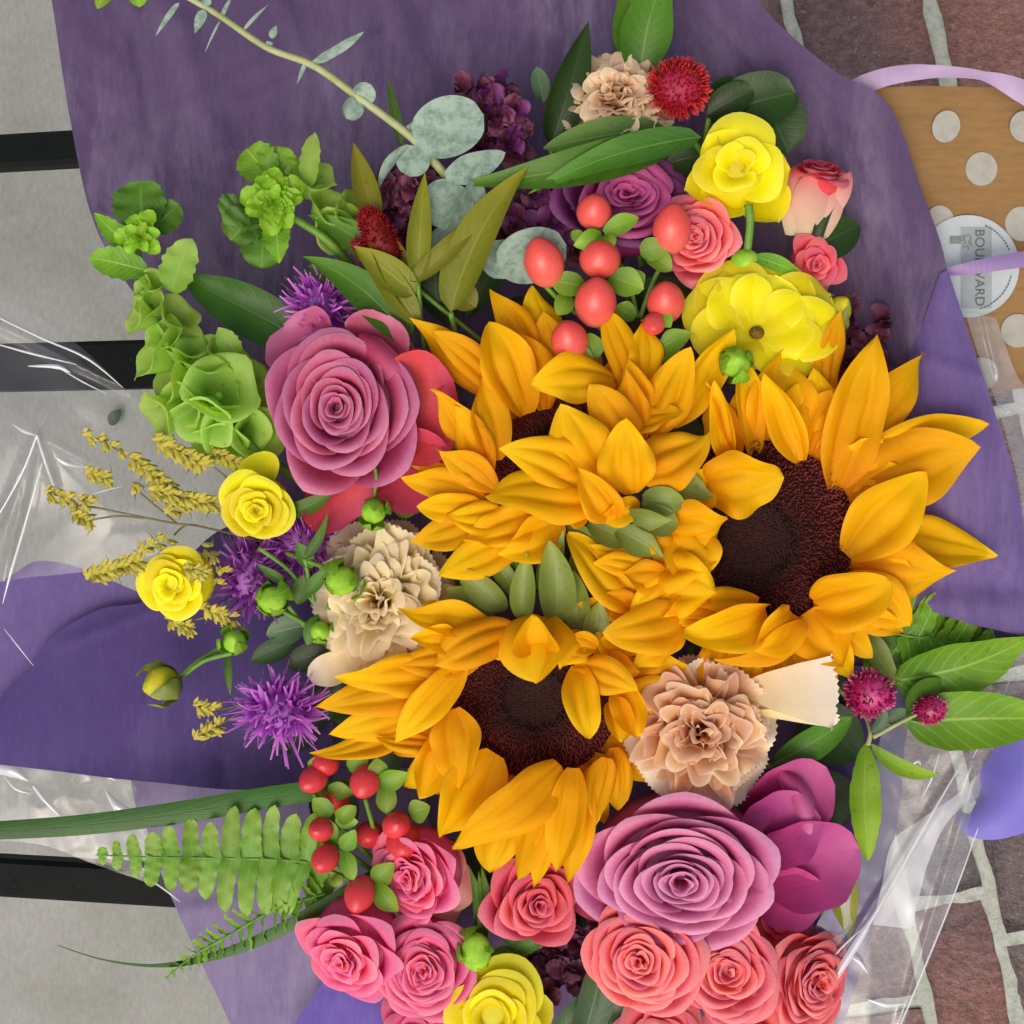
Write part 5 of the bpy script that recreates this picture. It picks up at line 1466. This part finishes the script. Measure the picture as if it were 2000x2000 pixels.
# ------------------------------------------------------------------ leaves as branches: each stem with its leaves
def branch(name, label, cat, leaves, stems, mat, group=None, rad=6, stem_mat='stem_green'):
    """leaves: (x0,y0,z0,x1,y1,z1,w,prof[,dict[,mat]])"""
    P = V(*leaves[0][:3])
    th = Thing(name, label, cat, P, group)
    for k, q in enumerate(leaves):
        kw = dict(arch=.06, cup=.25, seed=k * 3 + len(label), nu=18, nv=9)
        if len(q) > 8:
            kw.update(q[8])
        th.part('leaf', blade(V(*q[:3]), V(*q[3:6]), q[6] * S, q[7], **kw), q[9] if len(q) > 9 else mat)
    for pts in stems:
        pp = smooth_path([V(*p) for p in pts], 6)
        th.part('stem', tube(pp, [rad * S * (1 - .4 * i / len(pp)) for i in range(len(pp))], 7), stem_mat)
    return th
GG = 'leafy greenery'
branch('leaf_branch', 'glossy pointed leaf cut by the top edge above the red plume', 'leaves', [(1250, 150, -40, 1300, -50, 0, 110, 'sun', dict(cup=.4, bend=-.05)), (1240, 130, -44, 1230, -40, -10, 90, 'sun', dict(cup=.3))], [[(1245, 150, -42), (1240, 260, -80)]], 'leaf_mid', GG)
branch('leaf_branch', 'long dark upright leaf left of the tan carnation', 'leaves', [(1075, 285, -40, 1150, 40, -30, 86, 'lance', dict(cup=.5, roll=.2)), (1062, 200, -60, 1048, 130, -60, 40, 'leaf', {}, 'leaf_grey')], [[(1075, 285, -42), (1090, 360, -90)]], 'leaf_dark', GG)
branch('leaf_branch', 'long green leaves crossing under the tan carnation', 'leaves', [(1340, 262, 14, 885, 358, 10, 86, 'lance', dict(bend=-.06, cup=.3)), (1370, 268, 26, 1030, 380, 26, 66, 'lance', dict(bend=.04, cup=.3)), (1300, 250, 0, 1060, 290, -10, 70, 'leaf')], [[(1340, 265, 14), (1370, 300, -30), (1380, 380, -80)]], 'leaf_mid', GG)
branch('leaf_branch', 'glossy round dark leaves at the right of the red plume', 'leaves', [(1385, 230, -44, 1555, 180, -20, 120, 'round', dict(cup=.3)), (1480, 180, -50, 1540, 300, -44, 130, 'round', dict(cup=.25)), (1380, 225, -36, 1470, 175, -16, 70, 'round', dict(cup=.4)), (1390, 235, -60, 1450, 160, -60, 90, 'round'), (1300, 320, -50, 1400, 300, -50, 70, 'leaf')], [[(1385, 230, -46), (1370, 300, -80)]], 'leaf_dark', GG)
branch('leaf_branch', 'olive pointed leaves fanning above the upper left sunflower', 'leaves',
       [(815, 620, 20, 700, 400, -10, 72, 'sun', dict(cup=.4, roll=.3)), (812, 575, 36, 690, 480, 26, 70, 'lance', dict(cup=.4)), (815, 545, 40, 830, 335, 40, 54, 'lance', dict(cup=.5)), (800, 550, 42, 955, 390, 34, 46, 'lance', dict(cup=.4, bend=.06)),
        (880, 610, 36, 1035, 320, 40, 92, 'lance', dict(cup=.4, roll=-.2, bend=-.05)), (735, 440, 0, 690, 278, -20, 58, 'lance', dict(cup=.5)), (815, 630, 24, 720, 490, 30, 64, 'sun', dict(cup=.3)), (930, 600, 20, 880, 560, 20, 60, 'leaf')],
       [[(815, 545, 36), (820, 600, 20), (830, 700, -40)], [(880, 610, 30), (900, 700, -40)]], 'leaf_olive', GG)
branch('leaf_branch', 'dark green pointed leaves above the pink rose', 'leaves',
       [(800, 670, 10, 590, 500, 0, 84, 'lance', dict(cup=.35, bend=.08)), (790, 545, -10, 600, 420, -10, 76, 'lance', dict(cup=.35, bend=.06)), (850, 600, -20, 850, 470, -30, 100, 'leaf', {}, 'leaf_dark'), (700, 560, -20, 600, 520, -20, 50, 'leaf', {}, 'leaf_dark'), (760, 420, -50, 800, 330, -50, 70, 'leaf', {}, 'leaf_dark')],
       [[(800, 670, 8), (830, 760, -60)]], 'leaf_mid', GG)
branch('leaf_branch', 'broad smooth green blade between the green bells and the pink rose', 'leaves', [(640, 690, -60, 355, 540, -50, 110, 'leaf', dict(cup=.3, arch=.04))], [[(640, 690, -62), (700, 760, -100)]], 'leaf_tulip', GG)
branch('leaf_branch', 'pointed bright leaves reaching the right edge', 'leaves',
       [(1745, 1330, 0, 2022, 1238, 14, 132, 'lance', dict(cup=.3, bend=.03, ruf=.02, roll=.25)), (1765, 1412, 10, 2090, 1408, 24, 124, 'lance', dict(cup=.3, bend=-.03, ruf=.035, ser=.06, sern=9)), (1700, 1300, -20, 1790, 1215, -20, 70, 'lance', {}, 'leaf_mid'), (1770, 1400, 20, 1850, 1330, 10, 90, 'leaf', {}, 'leaf_mid')],
       [[(1750, 1325, 0), (1690, 1380, -40)], [(1770, 1400, 10), (1710, 1400, 0), (1660, 1380, -40)]], 'leaf_bright', GG)
branch('leaf_branch', 'lime serrated leaves hanging beside the magenta globe flowers', 'leaves',
       [(1692, 1450, 26, 1695, 1682, 30, 66, 'leaf', dict(cup=.3, ser=.22, sern=9, bend=.04, ruf=.04)), (1700, 1452, 30, 1832, 1512, 34, 34, 'leaf', dict(ser=.2, sern=9, bend=.12)), (1700, 1430, 30, 1720, 1370, 40, 26, 'lance', dict(bend=.2), 'leaf_grey'), (1730, 1410, 26, 1770, 1385, 30, 30, 'leaf', {}, 'leaf_grey')],
       [[(1695, 1455, 26), (1700, 1430, 24), (1690, 1400, 0), (1670, 1380, -30)], [(1705, 1440, 28), (1760, 1410, 34), (1792, 1395, 34)]], 'leaf_lime', GG, rad=5, stem_mat='stem_pale')
branch('leaf_branch', 'dark leaf between the peach carnation and the magenta rose', 'leaves', [(1505, 1495, -6, 1665, 1400, 6, 70, 'leaf', dict(cup=.4)), (1590, 1500, -90, 1640, 1620, -100, 120, 'leaf', {}, 'leaf_dark'), (1560, 1380, -80, 1680, 1480, -90, 130, 'leaf', {}, 'leaf_dark')], [[(1505, 1495, -8), (1450, 1500, -60)]], 'leaf_mid', GG)
branch('leaf_branch', 'narrow lime leaf under the magenta rose at the lower right', 'leaves', [(1625, 1650, -30, 1660, 1840, -24, 70, 'lance', dict(cup=.3)), (1640, 1680, -34, 1600, 1790, -40, 40, 'lance')], [[(1625, 1650, -32), (1580, 1600, -80)]], 'leaf_olive', GG)
branch('leaf_branch', 'grey green strap leaves at the bottom edge', 'leaves', [(1135, 2040, -6, 1180, 1850, -10, 86, 'sun', dict(cup=.3, roll=.2)), (1080, 2040, -6, 1145, 1930, -14, 50, 'lance'), (1190, 2020, -16, 1200, 1870, -10, 60, 'sun')], [[(1120, 2045, -8), (1110, 2100, -60)]], 'leaf_grey', GG)
branch('leaf_branch', 'thin green bracts above the bottom yellow ranunculus', 'leaves',
       [(940, 1850, 20, 915, 1690, 20, 30, 'lance', dict(bend=.06)), (960, 1800, 30, 940, 1690, 26, 24, 'lance'), (990, 1830, 20, 935, 1700, 30, 26, 'lance', dict(bend=-.1)), (1000, 1860, 10, 1080, 1820, 20, 34, 'lance'), (1010, 1900, 0, 1050, 1985, 10, 34, 'lance', dict(bend=.1)), (1000, 1850, 4, 960, 1890, 10, 50, 'leaf'),
        (1020, 1870, 0, 1000, 1960, 0, 30, 'lance'), (980, 1830, 10, 1060, 1850, 16, 30, 'leaf'), (1130, 1770, -40, 1150, 1720, -40, 60, 'leaf', {}, 'leaf_mid')],
       [[(960, 1790, 26), (985, 1830, 10), (1030, 1880, -30)]], 'leaf_mid', GG, rad=5)
branch('leaf_branch', 'slender bracts around the buds left of the beige carnation', 'leaves',
       [(595, 1090, 36, 640, 1000, 50, 22, 'lance', dict(bend=.08)), (610, 1110, 30, 580, 1060, 40, 34, 'leaf'), (600, 1160, 20, 640, 1110, 40, 30, 'leaf'), (560, 1140, 24, 500, 1100, 30, 22, 'lance'), (580, 1180, 10, 600, 1120, 20, 40, 'leaf'), (560, 1000, 30, 660, 945, 46, 36, 'lance', dict(bend=.1)), (770, 1000, 20, 820, 985, 26, 40, 'leaf'),
        (445, 1280, 6, 450, 1360, 10, 18, 'lance'), (620, 1200, 26, 600, 1260, 20, 34, 'leaf'), (600, 1220, 0, 520, 1240, -10, 60, 'leaf', {}, 'leaf_grey'), (580, 1250, -10, 490, 1290, -20, 50, 'leaf', {}, 'leaf_dark'), (640, 1270, -10, 560, 1300, -10, 60, 'leaf', {}, 'leaf_dark')],
       [[(505, 1070, 20), (560, 1110, 20), (600, 1160, 10), (640, 1220, -10)], [(595, 1090, 36), (605, 1140, 20), (620, 1200, 0)], [(560, 1180, 20), (600, 1230, 0)]], 'leaf_mid', GG, rad=5)
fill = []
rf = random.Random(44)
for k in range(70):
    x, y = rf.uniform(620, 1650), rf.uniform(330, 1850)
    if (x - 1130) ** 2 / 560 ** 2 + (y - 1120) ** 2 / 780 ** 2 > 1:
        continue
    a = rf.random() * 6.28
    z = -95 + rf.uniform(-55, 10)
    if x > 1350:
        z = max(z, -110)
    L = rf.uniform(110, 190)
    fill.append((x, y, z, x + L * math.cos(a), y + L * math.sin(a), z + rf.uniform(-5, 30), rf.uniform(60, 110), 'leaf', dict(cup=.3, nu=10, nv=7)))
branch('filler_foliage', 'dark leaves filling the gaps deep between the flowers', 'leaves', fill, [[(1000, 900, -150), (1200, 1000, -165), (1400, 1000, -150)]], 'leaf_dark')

# grass blades
def strap(label, pts, widths, mat, roll=None):
    g_ = band(pts, widths, roll, n=10, nv=7, cup=.05)
    return one('grass_blade', label, 'grass blade', g_, mat, 'long grass blades')
strap('broad green blade running off the left edge above the fern', [(-60, 1625, 10), (150, 1612, 14), (330, 1590, 10), (480, 1565, 0), (610, 1545, -20), (700, 1540, -50)], [34, 40, 44, 44, 40, 30], 'leaf_tulip')
strap('thin curved blade ending in a hair tip at the lower left', [(112, 1846, -60), (200, 1874, -50), (300, 1886, -40), (400, 1872, -20), (520, 1830, 0), (680, 1740, -10), (760, 1690, -60)], [1.5, 3, 7, 16, 24, 26, 22], 'leaf_tulip')
strap('short dark blade under the fern near the red berries', [(470, 1675, -60), (540, 1655, -50), (600, 1630, -50), (680, 1600, -70)], [14, 22, 24, 20], 'leaf_tulip')

# ferns
def fern(label, rachis, n, lmax, mat, seed, w=26, droop=0, both=True, skew=.2, tip_len=.12, lean=0.0, shape=None, flat=0.0):
    c = smooth_path([V(*p) for p in rachis], 8)
    th = Thing('fern_frond', label, 'fern', c[-1], 'fern fronds')
    th.part('rachis', tube(c, [(1.2 + 3.0 * i / len(c)) * S for i in range(len(c))], 6), 'stem_green')
    r = random.Random(seed)
    for k in range(n):
        t_ = (k + .6) / n
        i = min(len(c) - 2, int(t_ * (len(c) - 1)))
        p = c[i] + (c[i + 1] - c[i]) * (t_ * (len(c) - 1) - i)
        tg = (c[i + 1] - c[i]).normalized()
        nn = D(0, 0, 1); sd = tg.cross(nn).normalized()
        ll = lmax * (shape(t_) if shape else min(1, tip_len + 1.5 * t_))
        for s2 in ((-1, 1) if both else (1,)):
            L = ll * r.uniform(.85, 1.1) * S
            d = (sd * s2 - tg * (skew + r.uniform(-.1, .1)) + nn * (lean * s2 + r.uniform(-.15, .15) - droop)).normalized()
            th.part('leaflet', blade(p, p + d * L, w * r.uniform(.85, 1.1) * min(1, .45 + t_ * 1.5) * S, 'pinna', arch=r.uniform(-.05, .08), cup=r.uniform(-.1, .3), bend=r.uniform(.02, .08) * s2, ser=.16, sern=5, ruf=.06, roll=r.uniform(-.35, .35) + flat * s2, seed=seed + k * 2 + s2, nu=16, nv=7), mat)
    return th
fern('light green fern frond pointing left beside the lower red berries', [(188, 1670, 10), (300, 1674, 16), (430, 1676, 18), (560, 1680, 4), (660, 1690, -30)], 14, 104, 'fern_green', 90, w=40, skew=.05)
fern('yellowish fern frond seen edge on above the thin curved blade', [(322, 1912, -30), (380, 1865, -20), (450, 1825, -6), (540, 1775, 0), (640, 1745, -20)], 17, 52, 'fern_green', 91, w=24, flat=.9, skew=.5)
fern('dark fern frond between the largest sunflower and the right leaves', [(1965, 1290, -6), (1900, 1262, -2), (1830, 1250, 0), (1760, 1240, -10), (1690, 1225, -40)], 12, 100, 'leaf_bright', 92, w=40, skew=.3)

# ------------------------------------------------------------------ eucalyptus
eu_pts = [(320, -30, 0), (420, 25, 10), (520, 92, 20), (612, 128, 26), (700, 190, 26), (800, 265, 20), (860, 330, 0), (900, 380, -40)]
P = V(*eu_pts[-1])
th = Thing('eucalyptus_branch', 'grey green eucalyptus branch with round powdery leaves reaching the top edge', 'eucalyptus', P)
pp = smooth_path([V(*p) for p in eu_pts], 8)
th.part('stem', tube(pp, [(5.5 + 4 * i / len(pp)) * S for i in range(len(pp))], 8), 'stem_pale')
EU = [(805, 275, 24, 945, 225, 34, 118, 'round', dict(cup=.15, arch=.05, roll=.15)), (815, 285, 20, 800, 345, 20, 70, 'round', dict(cup=.2)), (800, 285, 16, 738, 372, 0, 44, 'sun', dict(cup=.5, roll=.9)), (790, 268, 18, 815, 235, 20, 20, 'lance'),
      (870, 345, 20, 988, 298, 14, 62, 'sun', dict(cup=.3, roll=.5)), (905, 365, 10, 845, 440, 14, 110, 'round', dict(cup=.2)), (930, 360, 16, 880, 500, 22, 84, 'obov', dict(cup=.4, roll=-.5)), (900, 500, 0, 860, 440, -6, 96, 'round'),
      (970, 520, 18, 1106, 478, 26, 112, 'round', dict(cup=.3, roll=.2)), (965, 470, 10, 985, 545, 14, 80, 'round', dict(cup=.3)),
      (700, 190, 28, 725, 165, 44, 50, 'round', dict(cup=.4, roll=.6)), (698, 195, 28, 676, 232, 30, 46, 'round', dict(cup=.5, roll=-.4)), (612, 122, 30, 712, 62, 40, 20, 'strap', dict(roll=.8)), (600, 118, 26, 580, 165, 10, 9, 'lance'),
      (530, 75, 26, 540, 50, 24, 16, 'lance'), (528, 92, 20, 520, 80, 34, 16, 'lance'), (400, 20, 16, 380, 66, 10, 22, 'lance'), (405, 12, 16, 402, -10, 20, 20, 'lance'), (432, 35, 14, 455, -10, 10, 9, 'lance'), (430, 40, 14, 400, 104, 6, 5, 'lance'), (475, 60, 18, 525, 8, 14, 8, 'lance'), (350, 5, 6, 303, 72, 4, 12, 'lance')]
for k, q in enumerate(EU):
    kw = dict(arch=.05, cup=.2, seed=400 + k, nu=16, nv=11, noisek=.03)
    if len(q) > 8:
        kw.update(q[8])
    th.part('leaf', blade(V(*q[:3]), V(*q[3:6]), q[6] * S, q[7], **kw), 'eucalyptus')
branch('leaf_branch', 'two small green leaf tips cut by the top left edge', 'leaves', [(230, -50, -20, 190, 18, -24, 44, 'leaf'), (270, -50, -20, 272, 14, -20, 46, 'round')], [[(250, -50, -22), (300, -90, -40)]], 'leaf_bright', GG)
branch('leaf_branch', 'thin dark leaf behind the eucalyptus stem', 'leaves', [(785, 285, -70, 757, 150, -70, 24, 'lance')], [[(785, 285, -72), (810, 330, -100)]], 'leaf_mid', GG)

# ------------------------------------------------------------------ bells of green
def bell_geo(P, R, rad, depth, seed):
    r = random.Random(seed); ph = r.random() * 6.28
    prof = [(.10, -1.0), (.20, -.96), (.42, -.72), (.62, -.4), (.82, -.14), (1.0, .02), (1.07, .0)]
    n = 30
    vs, us = [], []
    for i, (q, h) in enumerate(prof):
        for k in range(n):
            a = 6.28318 * k / n
            e = (i / (len(prof) - 1)) ** 2
            star = 1 + e * (.10 * max(0, math.cos(5 * a / 2 + ph)) ** 6 + .05 * math.sin(3 * a + ph))
            hh = h + e * .10 * math.sin(4 * a + ph)
            vs.append(P + R @ Vector((rad * q * star * math.cos(a) * S, rad * q * star * math.sin(a) * S, depth * hh * S)))
            us.append((k / n, i / (len(prof) - 1)))
    fs = [(i * n + k, i * n + (k + 1) % n, (i + 1) * n + (k + 1) % n, (i + 1) * n + k) for i in range(len(prof) - 1) for k in range(n)]
    return vs, fs, us
def bells(label, stem_pts, bl, leaves, tufts):
    pp = smooth_path([V(*p) for p in stem_pts], 6)
    th = Thing('bells_of_ireland', label, 'green bells', pp[-1], 'green bell stems')
    th.part('stem', tube(pp, [(6 + 5 * i / len(pp)) * S for i in range(len(pp))], 8), 'stem_green')
    for k, (x, y, z, rad, depth, axis) in enumerate(bl):
        b = th.part('bell', bell_geo(V(x, y, z), frame_of(axis), rad * 1.14, depth, k + 5), 'bell_green')
        if rad > 44:
            th.part('seed', ellipsoid(V(x, y, z) - frame_of(axis) @ Vector((0, 0, depth * .7 * S)), frame_of(axis), 9, 9, 7, 10, 6), 'bud_green', parent=b)
    r = random.Random(len(label))
    for k, q in enumerate(leaves):
        kw = dict(arch=.08, cup=.25, ser=.22, sern=6, seed=500 + k, nu=22, nv=9, ruf=.04)
        th.part('leaf', blade(V(*q[:3]), V(*q[3:6]), q[6] * S, q[7], **kw), q[8])
    for x, y, z, rad, n in tufts:
        for k in range(n):
            a = k * 2.4 + r.random() * .5
            f = (k + 1) / n
            L = rad * (.35 + .65 * f)
            th.part('leaf', pxblade(x, y, z + 14 * (1 - f), x + L * math.cos(a), y + L * math.sin(a), z + 22 * (1 - f) + r.uniform(0, 12), L * .75, prof='obov', arch=.14, cup=.4, ser=.28, sern=4, seed=k + 600, nu=16, nv=7, ruf=.06), 'leaf_lime')
    return th
bells('tall stem of pale green bells at the left', [(268, 455, 4), (275, 540, 4), (300, 620, 10), (340, 700, 16), (410, 790, 10), (500, 880, -20), (620, 960, -90)],
      [(434, 756, 74, 58, 74, (.35, .25, .9)), (395, 826, 66, 50, 70, (-.1, -.7, .7)), (322, 742, 44, 48, 70, (-.8, .1, .5)), (305, 815, 40, 44, 66, (-.7, -.45, .5)), (395, 690, 50, 44, 60, (.3, .6, .6)), (290, 690, 34, 46, 60, (-.75, .35, .5)),
       (365, 665, 46, 36, 55, (.4, .6, .6)), (320, 650, 46, 32, 50, (-.2, .5, .8)), (262, 615, 34, 34, 50, (-.75, .2, .5)), (350, 610, 36, 34, 50, (.55, .5, .6)), (290, 590, 40, 26, 44, (-.3, .4, .8)), (445, 690, 20, 36, 60, (.6, .6, .4)),
       (352, 792, 60, 40, 60, (-.5, -.4, .75)), (460, 850, 20, 56, 66, (.3, -.5, .8)), (505, 850, 10, 44, 60, (.6, -.1, .8)), (430, 870, 10, 46, 60, (0, -.7, .7)), (505, 760, -10, 46, 60, (.7, .3, .6)), (480, 720, -20, 36, 60, (.6, .5, .6)), (300, 545, 30, 22, 40, (0, .4, .9)), (275, 560, 30, 20, 40, (-.6, .3, .7))],
      [(292, 530, 20, 172, 502, 20, 66, 'leaf', 'leaf_bright'), (335, 570, 24, 375, 465, 34, 78, 'sun', 'bell_green'), (280, 450, 10, 275, 355, 4, 110, 'round', 'leaf_mid'), (300, 450, 8, 350, 400, 10, 70, 'round', 'leaf_mid'), (250, 480, 16, 183, 415, 10, 44, 'lance', 'leaf_bright'), (470, 700, 10, 425, 640, 20, 46, 'leaf', 'bell_green')],
      [(275, 462, 30, 56, 11)])
bells('shorter green bell stem with a leafy rosette at the upper left', [(525, 395, 10), (580, 430, 0), (640, 470, -20), (720, 560, -80)],
      [(610, 340, 4, 40, 56, (.3, .6, .6)), (645, 400, -10, 36, 56, (.6, .3, .6)), (690, 420, -20, 34, 50, (.5, .5, .6)), (655, 450, -24, 36, 50, (.4, -.3, .8)), (700, 390, -30, 28, 44, (.4, .6, .6))],
      [(530, 350, 0, 480, 290, 4, 86, 'round', 'leaf_bright'), (540, 345, -4, 545, 285, 6, 84, 'round', 'leaf_bright'), (500, 420, -10, 450, 470, -6, 90, 'round', 'leaf_mid'), (520, 440, -6, 510, 525, 0, 90, 'round', 'leaf_mid'), (540, 430, 10, 545, 515, 24, 54, 'sun', 'leaf_bright'), (600, 370, 10, 615, 258, 20, 44, 'sun', 'bell_green'), (480, 400, -14, 440, 430, -10, 80, 'round', 'leaf_mid')],
      [(535, 390, 24, 72, 20)])

# ------------------------------------------------------------------ golden seed heads
def seeds(label, clusters, stems, seed):
    P = V(*stems[0][-1]); r = random.Random(seed)
    th = Thing('seed_spray', label, 'seed heads', P, 'golden seed sprays')
    for pts in stems:
        th.part('stem', tube(smooth_path([V(*p) for p in pts], 6), 2.0 * S, 5), 'stem_brown')
    for x0, y0, z0, x1, y1, z1, n, sz in clusters:
        for k in range(n):
            t_ = k / max(1, n - 1)
            s_ = 1 if k % 2 else -1
            dx, dy = x1 - x0, y1 - y0
            L = math.hypot(dx, dy) or 1
            x = x0 + dx * t_ - dy / L * s_ * sz * .5 + r.uniform(-2, 2); y = y0 + dy * t_ + dx / L * s_ * sz * .5 + r.uniform(-2, 2)
            z = z0 + (z1 - z0) * t_ + r.uniform(-4, 6)
            ax = (dx / L - dy / L * s_ * .7 + r.uniform(-.2, .2), -(dy / L + dx / L * s_ * .7) + r.uniform(-.2, .2), r.uniform(.1, .8))
            q = th.part('seed', ellipsoid(V(x, y, z), frame_of(ax), sz * .46, sz * .46, sz * r.uniform(.85, 1.2), 8, 6, tip=.6), 'seed_gold')
            for sg in (-1, 1):
                e0 = V(x, y, z) - frame_of(ax) @ Vector((0, 0, sz * .7 * S))
                th.part('bract', blade(e0, e0 + frame_of(ax) @ Vector((sg * sz * .75 * S, r.uniform(-.4, .4) * sz * S, sz * 1.5 * S)), sz * .6 * S, 'leaf', nu=6, nv=3, cup=.3, seed=k), 'seed_gold', parent=q)
            if True:
                p0 = V(x, y, z) + frame_of(ax) @ Vector((0, 0, sz * .7 * S))
                th.part('awn', tube([p0, p0 + D(r.uniform(-1, .4), r.uniform(-.8, .8), .3).normalized() * 18 * S], [1.0 * S, .4 * S], 4), 'stem_brown', parent=q)
seeds('golden seed heads spreading left of the round yellow ranunculus',
      [(260, 895, 20, 340, 960, 26, 12, 15), (300, 960, 26, 420, 985, 30, 16, 16), (310, 860, 14, 400, 910, 20, 11, 17), (168, 850, 10, 240, 880, 14, 6, 13), (175, 925, 10, 215, 935, 12, 6, 14), (95, 965, 8, 180, 985, 12, 9, 14), (145, 1005, 8, 180, 1020, 12, 6, 14), (262, 950, 14, 268, 955, 14, 3, 11), (405, 880, 10, 465, 905, 14, 9, 15), (330, 1000, 20, 360, 990, 20, 4, 14)],
      [[(170, 850, 8), (250, 890, 14), (330, 945, 22), (430, 1000, 20), (520, 1050, -20)], [(100, 980, 6), (180, 990, 8), (230, 1000, 8), (330, 1020, 6), (400, 1030, 0), (520, 1060, -40)], [(310, 862, 10), (400, 900, 16), (470, 960, 0), (540, 1040, -40)], [(265, 955, 10), (300, 985, 8), (345, 1022, 4)], [(180, 1015, 8), (230, 1008, 6), (280, 1012, 4)], [(340, 1045, -4), (365, 1025, 0), (400, 1030, 0)]], 95)
seeds('golden seed heads around the lower yellow ranunculus at the left',
      [(178, 1125, 10, 280, 1095, 20, 14, 17), (280, 1075, 30, 330, 1052, 34, 6, 13), (365, 1112, 96, 400, 1120, 96, 7, 13), (400, 1070, 40, 420, 1090, 40, 4, 12), (330, 1210, 10, 375, 1230, 10, 6, 14), (400, 1190, 10, 460, 1210, 6, 8, 14), (385, 1380, 10, 420, 1385, 12, 5, 13), (388, 1440, 8, 430, 1415, 12, 7, 14), (420, 1140, 10, 440, 1110, 20, 4, 12)],
      [[(178, 1125, 8), (280, 1100, 6), (400, 1120, -10), (520, 1150, -50)], [(385, 1445, 0), (430, 1415, 6), (470, 1390, -10), (560, 1330, -50)], [(340, 1220, 0), (430, 1200, -10), (540, 1180, -50)], [(385, 1380, 6), (430, 1385, 0), (500, 1370, -30)]], 96)
one('leaf_scrap', 'tiny dark leaf scrap lying on the concrete behind the cellophane', 'leaf scrap', blade(F(215, 830, .004), F(236, 800, .006), .012, 'leaf', arch=.15, seed=2), 'leaf_dark')
